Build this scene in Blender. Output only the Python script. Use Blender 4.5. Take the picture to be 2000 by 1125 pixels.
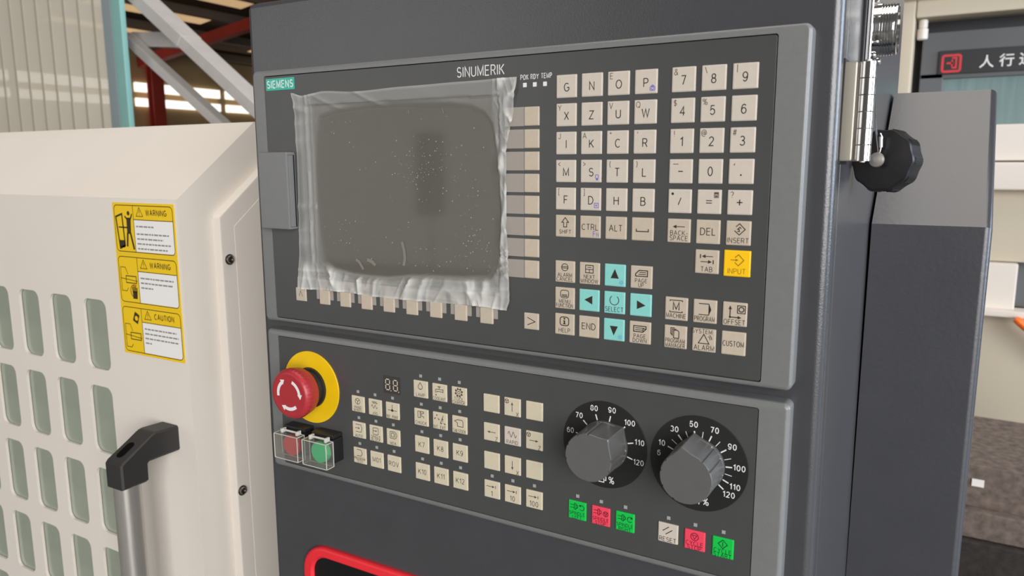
import bpy, bmesh, math, random
from mathutils import Vector, Matrix

# ---------------------------------------------------------------- set-up
for o in list(bpy.data.objects):
    bpy.data.objects.remove(o)
scene = bpy.context.scene
COL = scene.collection
Z0 = 1.35                      # height of the keyboard panel's top edge above the floor
PI = math.pi

# ---- camera (focal length 1478.6 px on a 2000 px wide frame)
cam_d = bpy.data.cameras.new('camera')
cam = bpy.data.objects.new('camera', cam_d)
COL.objects.link(cam)
cam_d.sensor_fit = 'HORIZONTAL'
cam_d.sensor_width = 36.0
cam_d.lens = 36.0 * 1478.58 / 2000.0
cam_d.clip_start = 0.01
cam_d.clip_end = 200
RW = [[0.86812259, 0.49633792, -0.00344108], [0.0776577, -0.14266849, -0.9867193], [-0.49023715, 0.85632609, -0.1623982]]
cm = Matrix(((RW[0][0], -RW[1][0], -RW[2][0], 0.48818), (RW[0][1], -RW[1][1], -RW[2][1], -0.43706),
             (RW[0][2], -RW[1][2], -RW[2][2], -0.07267 + Z0), (0, 0, 0, 1)))
cam.matrix_world = cm
cam_d.dof.use_dof = True
cam_d.dof.focus_distance = 0.56
cam_d.dof.aperture_fstop = 14.0
scene.camera = cam

# ---- view
vs = scene.view_settings
vs.view_transform = 'Standard'
vs.look = 'None'
vs.gamma = 1.0
vs.use_curve_mapping = False
vs.exposure = -0.88

# ---- world: soft grey daylight that fills the hall
w = bpy.data.worlds.new('hall_daylight')
scene.world = w
w.use_nodes = True
bg = w.node_tree.nodes['Background']
bg.inputs[0].default_value = (1.0, 0.965, 0.92, 1)
bg.inputs[1].default_value = 0.19

def area(name, loc, target, sx, sy, power, color):
    l = bpy.data.lights.new(name, 'AREA')
    l.shape = 'RECTANGLE'; l.size = sx; l.size_y = sy
    l.energy = power; l.color = color
    o = bpy.data.objects.new(name, l); COL.objects.link(o)
    o.location = (loc[0], loc[1], loc[2] + Z0)
    d = Vector(target) + Vector((0, 0, Z0)) - o.location
    o.rotation_euler = d.to_track_quat('-Z', 'Y').to_euler()
    return o
area('roof_skylight', (0.3, 0.9, 5.6), (0.3, 0.5, -0.2), 5.5, 5.0, 430, (1.0, 0.95, 0.88))
area('front_left_fill', (-5.8, -6.8, 0.75), (-5.0, 0.0, 0.75), 5.6, 4.1, 170, (1.0, 0.98, 0.95))  # unseen area light, added to put a sheen on the upper-left panel and screen
area('front_right_fill', (5.3, -5.3, 1.2), (0.0, 0.2, -0.2), 5.5, 4.2, 1250, (0.98, 0.98, 1.0))  # made-up off-frame fill that brightens the right-facing faces
area('right_side_blue_fill', (6.5, 1.0, 1.1), (0.4, 0.2, -0.1), 3.0, 3.2, 650, (0.70, 0.82, 1.0))  # invented cool fill, added to turn the cabinet's right side bluish

# ---------------------------------------------------------------- materials
def lin(c):
    return tuple(((x / 255) / 12.92 if x / 255 <= 0.04045 else ((x / 255 + 0.055) / 1.055) ** 2.4) for x in c)

MATS = {}
def mat(name, rgb, rough=0.5, metal=0.0, spec=0.5, noise=0.0, nscale=60.0, bump=0.0, bscale=300.0, coat=0.0, emit=0.0, stretch=None):
    if name in MATS:
        return MATS[name]
    m = bpy.data.materials.new(name); m.use_nodes = True
    nt = m.node_tree; b = nt.nodes['Principled BSDF']
    c = lin(rgb)
    b.inputs['Base Color'].default_value = (*c, 1)
    b.inputs['Roughness'].default_value = rough
    b.inputs['Metallic'].default_value = metal
    b.inputs['Specular IOR Level'].default_value = spec
    b.inputs['Coat Weight'].default_value = coat
    b.inputs['Coat Roughness'].default_value = 0.12
    tc = nt.nodes.new('ShaderNodeTexCoord')
    src = tc.outputs['Object']
    if stretch:
        mp = nt.nodes.new('ShaderNodeMapping'); mp.inputs['Scale'].default_value = stretch
        nt.links.new(src, mp.inputs['Vector']); src = mp.outputs['Vector']
    if noise > 0:
        n = nt.nodes.new('ShaderNodeTexNoise'); n.inputs['Scale'].default_value = nscale; n.inputs['Detail'].default_value = 4
        nt.links.new(src, n.inputs['Vector'])
        r = nt.nodes.new('ShaderNodeMapRange')
        r.inputs['From Min'].default_value = 0.3; r.inputs['From Max'].default_value = 0.7
        r.inputs['To Min'].default_value = 1 - noise; r.inputs['To Max'].default_value = 1 + noise
        nt.links.new(n.outputs['Fac'], r.inputs['Value'])
        mx = nt.nodes.new('ShaderNodeVectorMath'); mx.operation = 'SCALE'
        mx.inputs[0].default_value = c
        nt.links.new(r.outputs['Result'], mx.inputs['Scale'])
        nt.links.new(mx.outputs['Vector'], b.inputs['Base Color'])
    if bump > 0:
        n2 = nt.nodes.new('ShaderNodeTexNoise'); n2.inputs['Scale'].default_value = bscale; n2.inputs['Detail'].default_value = 3
        nt.links.new(src, n2.inputs['Vector'])
        bp = nt.nodes.new('ShaderNodeBump'); bp.inputs['Strength'].default_value = bump; bp.inputs['Distance'].default_value = 0.001
        nt.links.new(n2.outputs['Fac'], bp.inputs['Height'])
        nt.links.new(bp.outputs['Normal'], b.inputs['Normal'])
    if emit > 0:
        b.inputs['Emission Color'].default_value = (*c, 1); b.inputs['Emission Strength'].default_value = emit
    MATS[name] = m
    return m

def facing_fresnel(nt, base, gain):
    lw = nt.nodes.new('ShaderNodeLayerWeight'); lw.inputs[0].default_value = 0.5
    pw = nt.nodes.new('ShaderNodeMath'); pw.operation = 'POWER'; pw.inputs[1].default_value = 4.0
    ml = nt.nodes.new('ShaderNodeMath'); ml.operation = 'MULTIPLY_ADD'; ml.inputs[1].default_value = gain; ml.inputs[2].default_value = base
    nt.links.new(lw.outputs['Facing'], pw.inputs[0]); nt.links.new(pw.outputs[0], ml.inputs[0])
    return ml

M_CAB = mat('cabinet_hammered_paint', (67, 67, 69), 0.27, 0.0, 0.75, 0.04, 40, 0.12, 1000)
M_COVER = mat('cover_paint', (62, 62, 66), 0.33, 0.0, 0.9, 0.05, 30, 0.12, 300)
M_BEZEL = mat('bezel_plastic', (116, 116, 114), 0.38, 0.0, 0.7, 0.03, 200, 0.10, 1500)
M_MEMB = mat('membrane_film', (72, 72, 71), 0.30, 0.0, 0.5, 0.03, 60, 0.05, 2500)
M_GAP = mat('gap_black', (18, 18, 18), 0.8)
M_KEYW = mat('key_letter', (202, 191, 176), 0.5, 0, 0.4, 0.02, 300)
M_KEYG = mat('key_function', (192, 178, 158), 0.5, 0, 0.4, 0.03, 300)
M_KEYM = mat('key_machine', (205, 194, 168), 0.5, 0, 0.4, 0.03, 300)
M_KEYT = mat('key_turquoise', (135, 205, 196), 0.5, 0, 0.4, 0.02, 300)
M_KEYY = mat('key_yellow', (250, 196, 12), 0.45, 0, 0.4, 0.02, 300)
M_KEYGR = mat('key_green', (10, 190, 70), 0.5, 0, 0.4, 0.02, 300)
M_KEYR = mat('key_red', (238, 70, 92), 0.5, 0, 0.4, 0.02, 300)
M_TABG = mat('softkey_label_print', (158, 150, 140), 0.55, 0, 0.4, 0.02, 200)
M_INK = mat('legend_ink', (52, 44, 38), 0.6, 0, 0.3)
M_INKB = mat('legend_ink_blue', (112, 104, 190), 0.6, 0, 0.3)
M_INKBL = mat('legend_ink_sky', (96, 150, 205), 0.6, 0, 0.3)
M_INKT = mat('legend_ink_thin', (92, 80, 68), 0.6, 0, 0.3)
M_INKG = mat('legend_ink_on_green', (10, 70, 40), 0.6, 0, 0.3)
M_INKR = mat('legend_ink_on_red', (110, 20, 40), 0.6, 0, 0.3)
M_PRINTW = mat('print_white', (228, 226, 222), 0.5, 0, 0.3)
M_TEAL = mat('logo_teal', (62, 178, 155), 0.45, 0, 0.4)
M_LED = mat('led_lens', (160, 160, 155), 0.3, 0, 0.5)
M_SCREEN = mat('screen_glass', (72, 67, 57), 0.07, 0, 0.16, 0.05, 12)
M_YEL = mat('estop_yellow', (236, 192, 8), 0.5, 0, 0.4, 0.03, 80)
M_RED = mat('estop_red', (170, 46, 52), 0.36, 0, 0.5, 0.02, 60)
M_BLACK = mat('black_plastic', (30, 29, 30), 0.42, 0, 0.5, 0.05, 80, 0.06, 900)
M_DIAL = mat('dial_black', (30, 29, 28), 0.5, 0, 0.45)
M_KNOB = mat('knob_grey', (94, 93, 91), 0.32, 0, 0.6, 0.03, 120, 0.06, 1500)
M_LENSR = mat('lens_red', (205, 52, 62), 0.3, 0, 0.5)
M_LENSG = mat('lens_green', (40, 200, 128), 0.3, 0, 0.5)
M_TRIMR = mat('red_trim', (232, 44, 54), 0.38, 0, 0.5, 0.02, 60)
M_BLKGL = mat('black_recess', (14, 14, 15), 0.35, 0, 0.5)
M_WHITE = mat('machine_white', (226, 217, 205), 0.4, 0, 0.5, 0.015, 8, 0.05, 500)
M_PANE = mat('frosted_green_pane', (150, 156, 140), 0.16, 0, 0.6, 0.09, 14)
M_ALU = mat('brushed_aluminium', (196, 190, 182), 0.38, 0.7, 0.5, 0.06, 30, stretch=(30, 30, 1))
M_CHROME = mat('chrome', (222, 220, 218), 0.12, 1.0, 0.5)
M_STEEL = mat('bolt_steel', (150, 145, 140), 0.28, 1.0, 0.5)
M_HINGE = mat('hinge_satin', (180, 172, 158), 0.4, 0.55, 0.5)
M_STKY = mat('sticker_yellow', (238, 196, 20), 0.45, 0, 0.4)
M_STKW = mat('sticker_white', (236, 232, 226), 0.45, 0, 0.4)
M_STKB = mat('sticker_black', (50, 44, 26), 0.5, 0, 0.4)
M_STKT = mat('sticker_text', (138, 134, 130), 0.5, 0, 0.4)
M_STKRED = mat('sticker_red', (150, 40, 34), 0.5, 0, 0.4)

# ---------------------------------------------------------------- mesh builders
class MB:
    def __init__(s):
        s.v = []; s.f = []
    def add(s, vs_, fs_):
        n = len(s.v)
        s.v += [tuple(p) for p in vs_]
        s.f += [tuple(i + n for i in f) for f in fs_]
        return s
    def box(s, x0, x1, y0, y1, z0, z1):
        return s.add([(x0, y0, z0), (x1, y0, z0), (x1, y1, z0), (x0, y1, z0), (x0, y0, z1), (x1, y0, z1), (x1, y1, z1), (x0, y1, z1)],
                     [(0, 3, 2, 1), (4, 5, 6, 7), (0, 1, 5, 4), (1, 2, 6, 5), (2, 3, 7, 6), (3, 0, 4, 7)])
    def loft(s, rings, cap0=True, cap1=True):
        n = len(rings[0]); vs_ = [p for r in rings for p in r]; fs_ = []
        for k in range(len(rings) - 1):
            for i in range(n):
                j = (i + 1) % n
                fs_.append((k * n + i, (k + 1) * n + i, (k + 1) * n + j, k * n + j))
        if cap0: fs_.append(tuple(range(n)))
        if cap1: fs_.append(tuple(reversed([(len(rings) - 1) * n + i for i in range(n)])))
        return s.add(vs_, fs_)
    def beam(s, a, b, wx, wz, up=(0, 0, 1)):
        a, b = Vector(a), Vector(b); d = (b - a).normalized(); u = Vector(up)
        sx = d.cross(u).normalized() * wx / 2; sz = sx.cross(d).normalized() * wz / 2
        q = [(-1, -1), (1, -1), (1, 1), (-1, 1)]
        return s.loft([[a + sx * i + sz * j for i, j in q], [b + sx * i + sz * j for i, j in q]])
    def tube(s, path, r, n=10):
        P = [Vector(p) for p in path]; rings = []
        up = Vector((0.13, 0.31, 0.94))
        for i, p in enumerate(P):
            d = (P[min(i + 1, len(P) - 1)] - P[max(i - 1, 0)]).normalized()
            a = d.cross(up).normalized(); b = a.cross(d).normalized()
            rr = r[i] if isinstance(r, (list, tuple)) else r
            rings.append([p + a * rr * math.cos(2 * PI * k / n) + b * rr * math.sin(2 * PI * k / n) for k in range(n)])
        return s.loft(rings)
    def lathe(s, prof, c, axis=(0, -1, 0), n=48, rf=None):
        """prof: (radius, height along axis)"""
        ax = Vector(axis).normalized(); c = Vector(c)
        u = ax.cross(Vector((0, 0, 1)))
        u = u.normalized() if u.length > 1e-4 else Vector((1, 0, 0))
        v = ax.cross(u).normalized()
        rings = []
        for k, (r, h) in enumerate(prof):
            rings.append([c + ax * h + (u * math.cos(2 * PI * i / n) + v * math.sin(2 * PI * i / n)) * (r * (rf(2 * PI * i / n, k) if rf else 1)) for i in range(n)])
        return s.loft(rings)
    # ----- flat shapes on a plane that faces -Y (x right, z up)
    def poly(s, pts, y):
        return s.add([(x, y, z) for x, z in pts], [tuple(range(len(pts)))])
    def line(s, pts, wd, y, closed=False):
        P = [Vector(p) for p in pts]
        n = len(P)
        if closed:
            P = P + [P[0]]
        L = []; R = []
        for i, p in enumerate(P):
            if closed:
                a = P[i - 1] if i > 0 else P[n - 1]; b = P[i + 1] if i < n else P[1]
            else:
                a = P[max(i - 1, 0)]; b = P[min(i + 1, len(P) - 1)]
            d1 = (p - a); d2 = (b - p)
            if d1.length < 1e-9: d1 = d2
            if d2.length < 1e-9: d2 = d1
            d1 = d1.normalized(); d2 = d2.normalized()
            t = d1 + d2
            t = t.normalized() if t.length > 1e-6 else d1
            nn = Vector((-t.y, t.x)); k = max(0.35, nn.dot(Vector((-d1.y, d1.x))))
            L.append(p + nn * wd / 2 / k); R.append(p - nn * wd / 2 / k)
        for i in range(len(P) - 1):
            s.poly([R[i], R[i + 1], L[i + 1], L[i]], y)
        return s
    def arc(s, c, r, a0, a1, wd, y, n=16, sz=1.0):
        pts = [(c[0] + r * math.cos(math.radians(a0 + (a1 - a0) * i / n)), c[1] + sz * r * math.sin(math.radians(a0 + (a1 - a0) * i / n))) for i in range(n + 1)]
        if abs(a1 - a0) >= 359.9:
            return s.line(pts[:-1], wd, y, True)
        return s.line(pts, wd, y)
    def disc(s, c, r, y, n=16):
        return s.poly([(c[0] + r * math.cos(2 * PI * i / n), c[1] + r * math.sin(2 * PI * i / n)) for i in range(n)], y)
    def rect(s, x0, x1, z0, z1, y):
        return s.poly([(x0, z0), (x1, z0), (x1, z1), (x0, z1)], y)
    def text(s, t, size, c, y, sx=0.86, bold=-0.012, maxw=None):
        if any(ch != ' ' and ch not in SF for ch in t):
            return s.ftext(t, size, c, y, sx, bold)
        cap = size * 0.66; sx = sx * 1.08; wd = max(size * (0.090 + 1.6 * bold), 0.00028); gap = 0.18 + wd / (cap * sx)
        tot = sum(SF[ch][0] if ch != ' ' else 0.3 for ch in t) + gap * (len(t) - 1)
        if maxw and tot * cap * sx > maxw: sx = maxw / (tot * cap)
        x = -tot / 2
        for ch in t:
            if ch == ' ':
                x += 0.3 + gap; continue
            w_, strokes = SF[ch]
            for st in strokes:
                closed = len(st) > 3 and abs(st[0][0] - st[-1][0]) + abs(st[0][1] - st[-1][1]) < 1e-6
                P = st[:-1] if closed else st
                s.line([(c[0] + (x + px) * cap * sx, c[1] + (pz - 0.5) * cap) for px, pz in P], wd, y, closed)
            x += w_ + gap
        return s
    def ftext(s, t, size, c, y, sx=0.86, bold=-0.012):
        vs_, fs_, x0, x1 = glyphs(t, bold)
        return s.add([(c[0] + (px - (x0 + x1) / 2) * size * sx, y, c[1] + (pz - 0.36) * size) for px, pz in vs_], fs_)

# ---- single-stroke lettering (cap height 1)
def _e(cx, cy, rx, ry, a0, a1, n=10):
    return [(cx + rx * math.cos(math.radians(a0 + (a1 - a0) * i / n)), cy + ry * math.sin(math.radians(a0 + (a1 - a0) * i / n))) for i in range(n + 1)]
SF = {
 'A': (.74, [[(0, 0), (.37, 1), (.74, 0)], [(.13, .34), (.61, .34)]]),
 'B': (.62, [[(.33, .53)] + _e(.34, .765, .23, .235, -90, 90)[0:] + [(0, 1), (0, 0)] + _e(.36, .265, .26, .265, -90, 90) + [(0, .53)]]),
 'C': (.68, [_e(.37, .5, .37, .5, 48, 312, 16)]),
 'D': (.68, [[(0, 0), (0, 1)] + _e(.26, .5, .42, .5, 90, -90, 14) + [(0, 0)]]),
 'E': (.55, [[(.55, 0), (0, 0), (0, 1), (.55, 1)], [(0, .53), (.5, .53)]]),
 'F': (.53, [[(0, 0), (0, 1), (.53, 1)], [(0, .52), (.47, .52)]]),
 'G': (.74, [_e(.38, .5, .38, .5, 48, 318, 16) + [(.72, .2), (.72, .46), (.42, .46)]]),
 'H': (.66, [[(0, 0), (0, 1)], [(.66, 0), (.66, 1)], [(0, .53), (.66, .53)]]),
 'I': (.0, [[(0, 0), (0, 1)]]),
 'J': (.44, [[(.44, 1), (.44, .24)] + _e(.22, .24, .22, .24, 0, -175, 8)]),
 'K': (.64, [[(0, 0), (0, 1)], [(.6, 1), (0, .38)], [(.2, .58), (.64, 0)]]),
 'L': (.5, [[(0, 1), (0, 0), (.5, 0)]]),
 'M': (.8, [[(0, 0), (0, 1), (.4, .12), (.8, 1), (.8, 0)]]),
 'N': (.66, [[(0, 0), (0, 1), (.66, 0), (.66, 1)]]),
 'O': (.78, [_e(.39, .5, .39, .5, 90, 450, 22)]),
 'P': (.58, [[(0, 0), (0, 1)] + _e(.32, .73, .26, .27, 90, -90) + [(0, .46)]]),
 'Q': (.78, [_e(.39, .5, .39, .5, 90, 450, 22), [(.48, .2), (.76, -.05)]]),
 'R': (.62, [[(0, 0), (0, 1)] + _e(.34, .74, .25, .26, 90, -90) + [(0, .48)], [(.34, .48), (.62, 0)]]),
 'S': (.6, [_e(.3, .745, .26, .255, 30, 250, 12) + _e(.31, .265, .29, .265, 78, -155, 14)]),
 'T': (.62, [[(0, 1), (.62, 1)], [(.31, 1), (.31, 0)]]),
 'U': (.64, [[(0, 1), (0, .3)] + _e(.32, .3, .32, .3, 180, 360, 12) + [(.64, 1)]]),
 'V': (.7, [[(0, 1), (.35, 0), (.7, 1)]]),
 'W': (1.02, [[(0, 1), (.26, 0), (.51, .95), (.76, 0), (1.02, 1)]]),
 'X': (.66, [[(0, 0), (.66, 1)], [(0, 1), (.66, 0)]]),
 'Y': (.68, [[(0, 1), (.34, .47), (.68, 1)], [(.34, .47), (.34, 0)]]),
 'Z': (.62, [[(0, 1), (.62, 1), (0, 0), (.62, 0)]]),
 '0': (.54, [_e(.27, .5, .27, .5, 90, 450, 20)]),
 '1': (.28, [[(0, .78), (.26, 1), (.26, 0)]]),
 '2': (.54, [_e(.27, .73, .26, .27, 165, -35, 12) + [(0, 0), (.55, 0)]]),
 '3': (.54, [_e(.26, .765, .24, .235, 150, -88, 12) + [(.2, .53)], [(.2, .53)] + _e(.26, .265, .28, .265, 88, -155, 14)]),
 '4': (.58, [[(.42, 0), (.42, 1), (0, .3), (.58, .3)]]),
 '5': (.54, [[(.5, 1), (.1, 1), (.04, .5)] + _e(.26, .32, .28, .32, 130, -150, 14)]),
 '6': (.56, [_e(.28, .32, .27, .32, 100, 460, 18), [(.015, .36)] + _e(.3, .5, .285, .5, 165, 45, 8)]),
 '7': (.54, [[(0, 1), (.54, 1), (.2, 0)]]),
 '8': (.54, [_e(.27, .76, .22, .24, 90, 450, 16), _e(.27, .265, .27, .265, 90, 450, 18)]),
 '9': (.56, [[(.56 - a_, 1 - b_) for a_, b_ in _e(.28, .32, .27, .32, 100, 460, 18)], [(.545, .64)] + [(.56 - a_, 1 - b_) for a_, b_ in _e(.3, .5, .285, .5, 165, 45, 8)]]),
 '-': (.34, [[(0, .38), (.34, .38)]]), '.': (.04, [[(0, 0), (.0, .1)]]), ':': (.04, [[(0, .1), (0, .2)], [(0, .55), (0, .65)]]),
 '%': (.86, [_e(.19, .77, .17, .22, 90, 450, 12), _e(.67, .22, .17, .22, 90, 450, 12), [(.68, 1), (.18, 0)]]),
 '<': (.5, [[(.5, .82), (0, .5), (.5, .18)]]), '>': (.5, [[(0, .82), (.5, .5), (0, .18)]]),
 '(': (.2, [_e(.5, .45, .48, .75, 130, 230, 8)]), ')': (.2, [_e(-.3, .45, .48, .75, 50, -50, 8)]),
 '[': (.22, [[(.22, 1.08), (0, 1.08), (0, -.15), (.22, -.15)]]), ']': (.22, [[(0, 1.08), (.22, 1.08), (.22, -.15), (0, -.15)]]),
 '|': (.0, [[(0, 1.1), (0, -.15)]]), '\\': (.36, [[(0, 1), (.36, 0)]]), '/': (.36, [[(.36, 1), (0, 0)]]),
 '!': (.0, [[(0, 1), (0, .3)], [(0, .1), (0, 0)]]), '"': (.2, [[(0, 1), (0, .7)], [(.2, 1), (.2, .7)]]), "'": (.0, [[(0, 1), (0, .7)]]),
 '?': (.5, [_e(.25, .74, .25, .26, 165, -60, 10) + [(.25, .3)], [(.25, .1), (.25, 0)]]),
 '#': (.66, [[(.16, 0), (.3, 1)], [(.42, 0), (.56, 1)], [(.0, .34), (.62, .34)], [(.06, .68), (.66, .68)]]),
 '$': (.56, [_e(.28, .72, .24, .2, 30, 250, 12) + _e(.29, .29, .26, .21, 78, -155, 12), [(.28, 1.1), (.28, -.1)]]),
 '&': (.7, [[(.7, 0), (.16, .72)] + _e(.32, .8, .17, .2, 205, -30, 10) + [(.1, .42)] + _e(.28, .24, .26, .24, 140, 320, 10) + [(.64, .48)]]),
 '@': (.95, [_e(.47, .48, .2, .24, 40, 400, 14), [(.68, .7), (.66, .32)] + _e(.78, .34, .12, .12, 200, 330, 6) + _e(.48, .48, .46, .55, -5, 300, 20)]),
}
GC = {}
def glyphs(t, bold):
    key = (t, bold)
    if key in GC: return GC[key]
    cu = bpy.data.curves.new('lettering', 'FONT'); cu.body = t; cu.size = 1.0; cu.offset = bold; cu.resolution_u = 3
    ob = bpy.data.objects.new('lettering', cu); COL.objects.link(ob)
    dg = bpy.context.evaluated_depsgraph_get()
    me = bpy.data.meshes.new_from_object(ob.evaluated_get(dg))
    vs_ = [(v.co.x, v.co.y) for v in me.vertices]; fs_ = [tuple(p.vertices) for p in me.polygons]
    bpy.data.objects.remove(ob); bpy.data.curves.remove(cu); bpy.data.meshes.remove(me)
    xs = [v[0] for v in vs_] or [0]
    GC[key] = (vs_, fs_, min(xs), max(xs))
    return GC[key]

WL = {}
def empty(name, loc, label=None, cat=None, group=None):
    o = bpy.data.objects.new(name, None); COL.objects.link(o)
    o.empty_display_size = 0.02
    o.location = (loc[0], loc[1], loc[2] + Z0); WL[o.name] = Vector(o.location)
    if label: tag(o, label, cat, group)
    return o
def tag(o, label, cat, group=None):
    o['label'] = label; o['category'] = cat
    if group: o['group'] = group
    return o
def to_mesh(name, mb, m, bevel=0, bseg=2, smooth=30, weld=False, recalc=True):
    bm = bmesh.new()
    vv = [bm.verts.new(p) for p in mb.v]
    for f in mb.f:
        try: bm.faces.new([vv[i] for i in f])
        except ValueError: pass
    if weld: bmesh.ops.remove_doubles(bm, verts=bm.verts, dist=1e-6)
    if recalc: bmesh.ops.recalc_face_normals(bm, faces=bm.faces)
    if bevel:
        es = [e for e in bm.edges if len(e.link_faces) == 2 and e.calc_face_angle(0) > 0.6]
        bmesh.ops.bevel(bm, geom=es, offset=bevel, segments=bseg, affect='EDGES', profile=0.5, clamp_overlap=True)
    me = bpy.data.meshes.new(name); bm.to_mesh(me); bm.free()
    me.materials.append(m)
    if smooth:
        me.polygons.foreach_set('use_smooth', [True] * len(me.polygons))
        me.set_sharp_from_angle(angle=math.radians(smooth))
        if smooth < 100 and len(me.polygons) < 6000: me['wn'] = 1
    return me
def inst(name, me, parent, loc, label=None):
    """loc in panel coordinates (z measured from the panel's top edge)"""
    o = bpy.data.objects.new(name, me); COL.objects.link(o)
    if me.get('wn'):
        wn = o.modifiers.new('weighted_normals', 'WEIGHTED_NORMAL'); wn.keep_sharp = True; wn.weight = 50
    wl = Vector((loc[0], loc[1], loc[2] + Z0)); WL[o.name] = wl
    if parent:
        o.parent = parent; o.location = wl - WL[parent.name]
    else: o.location = wl
    if label: o['label'] = label
    return o
def obj(name, mb, m, parent=None, bevel=0, bseg=2, smooth=30, weld=False, label=None, recalc=True):
    xs = [v[0] for v in mb.v]; ys = [v[1] for v in mb.v]; zs = [v[2] for v in mb.v]
    c = ((min(xs) + max(xs)) / 2, (min(ys) + max(ys)) / 2, min(zs))
    mb.v = [(v[0] - c[0], v[1] - c[1], v[2] - c[2]) for v in mb.v]
    return inst(name, to_mesh(name, mb, m, bevel, bseg, smooth, weld, recalc), parent, c, label)
def struct(o):
    o['kind'] = 'structure'; return o
def flat(name, mb, m, parent):
    return obj(name, mb, m, parent, smooth=0, recalc=False)

def rrect(x0, x1, z0, z1, r, n=5):
    out = []
    for cx, cz, a0 in ((x1 - r, z1 - r, 0), (x0 + r, z1 - r, 90), (x0 + r, z0 + r, 180), (x1 - r, z0 + r, 270)):
        for i in range(n + 1):
            a = math.radians(a0 + 90 * i / n); out.append((cx + r * math.cos(a), cz + r * math.sin(a)))
    return out
def rr_plate(mb, x0, x1, z0, z1, r, yf, yb, bev=0.0, n=5):
    rings = []
    if bev:
        for k in range(3):
            a = PI / 2 * k / 2; ins = bev * (1 - math.sin(a)); d = bev * (1 - math.cos(a))
            rings.append([(x, yf + d, z) for x, z in rrect(x0 + ins, x1 - ins, z0 + ins, z1 - ins, max(r - ins, 1e-4), n)])
    else:
        rings.append([(x, yf, z) for x, z in rrect(x0, x1, z0, z1, r, n)])
    rings.append([(x, yb, z) for x, z in rrect(x0, x1, z0, z1, r, n)])
    return mb.loft(rings)
def rr_frame(mb, o, ro, i, ri, yf, yb, bev=0.0, n=5, ibev=0.0):
    """closed ring: o, i = (x0,x1,z0,z1)"""
    R = []
    R.append([(x, yb, z) for x, z in rrect(*i, ri, n)])
    if ibev:
        R.append([(x, yf + ibev, z) for x, z in rrect(*i, ri, n)])
        R.append([(x, yf, z) for x, z in rrect(i[0] - ibev, i[1] + ibev, i[2] - ibev, i[3] + ibev, ri + ibev, n)])
    else:
        R.append([(x, yf, z) for x, z in rrect(*i, ri, n)])
    if bev:
        for k in range(4):
            a = PI / 2 * k / 3; ins = bev * (1 - math.sin(a)); d = bev * (1 - math.cos(a))
            R.append([(x, yf + d, z) for x, z in rrect(o[0] + ins, o[1] - ins, o[2] + ins, o[3] - ins, max(ro - ins, 1e-4), n)])
    else:
        R.append([(x, yf, z) for x, z in rrect(*o, ro, n)])
    R.append([(x, yb, z) for x, z in rrect(*o, ro, n)])
    R.append(R[0])
    mb.loft(R, False, False)
    return mb
# ================================================================ the hall
M_FLOOR = mat('concrete_floor', (92, 94, 90), 0.55, 0, 0.5, 0.12, 1.5)
struct(obj('floor', MB().box(-17, 12, -10, 24, -1.40, -1.35), M_FLOOR, smooth=0))
M_WALLB = mat('hall_wall_tan', (178, 150, 108), 0.8, 0, 0.2, 0.15, 0.8)
M_DAY = mat('daylight_window', (255, 250, 240), 0.5, emit=2.6)
M_DAYW = mat('roof_light_warm', (255, 214, 160), 0.5, emit=0.9)
M_ROOF = mat('roof_sheet_brown', (104, 84, 68), 0.8, 0, 0.2, 0.25, 0.6)
M_PURL = mat('purlin_grey', (110, 98, 84), 0.7, 0, 0.3)
M_TRUSS = mat('truss_red', (168, 58, 46), 0.6, 0, 0.3, 0.1, 2)
wl_ = struct(obj('wall_left', MB().box(-16.3, -16.0, -10, 24, -1.35, 2.6), M_WALLB, smooth=0))
k = 0
for zz0, zz1 in ((1.60, 1.80), (1.27, 1.45)):
    y = 5.75
    while y < 22:
        k += 1
        wn = struct(obj('window_%d' % k, MB().box(-16.02, -15.94, y, y + 2.35, zz0, zz1), M_DAY, smooth=0))
        y += 2.55
rf = struct(obj('ceiling', MB().add([(-16.3, -1, 2.6), (-4, -1, 4.4), (-4, 24, 4.4), (-16.3, 24, 2.6), (-16.3, -1, 2.7), (-4, -1, 4.5), (-4, 24, 4.5), (-16.3, 24, 2.7)],
    [(0, 3, 2, 1), (4, 5, 6, 7), (0, 1, 5, 4), (1, 2, 6, 5), (2, 3, 7, 6), (3, 0, 4, 7)]), M_ROOF, smooth=0))
def roofz(x): return 2.6 + (x + 16.3) * 1.8 / 12.3
for i in range(9):
    x = -15.6 + i * 1.3
    obj('purlin', MB().box(x - 0.06, x + 0.06, -1, 24, roofz(x) - 0.2, roofz(x) - 0.03), M_PURL, rf, smooth=0)
for i in range(8):
    x = -15.0 + i * 1.3
    for yy in (3.5, 8.5, 13.5, 18.5):
        obj('roof_light', MB().add([(x - 0.2, yy, roofz(x - 0.2) - 0.02), (x + 0.2, yy, roofz(x + 0.2) - 0.02), (x + 0.2, yy + 2.6, roofz(x + 0.2) - 0.02), (x - 0.2, yy + 2.6, roofz(x - 0.2) - 0.02)], [(0, 3, 2, 1)]), M_DAYW, rf, smooth=0)
for yy in (5.5, 11.0, 16.5):
    tb = MB().beam((-15.9, yy, 2.25), (-4.2, yy, 3.9), 0.18, 0.22)
    obj('roof_truss', tb, M_TRUSS, rf, smooth=0)
for yy in (11.14, 16.6):
    c_ = obj('steel_column', MB().box(-15.70, -15.55, yy - .03, yy + .03, -1.35, 2.35).box(-15.73, -15.69, yy - .15, yy + .15, -1.35, 2.35).box(-15.56, -15.52, yy - .15, yy + .15, -1.35, 2.35), M_TRUSS, smooth=0)
    tag(c_, 'red steel column in front of the strip windows' if yy < 12 else 'far red steel column deeper along the window wall', 'column', 'hall columns')
    c_['kind'] = 'structure'

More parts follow.
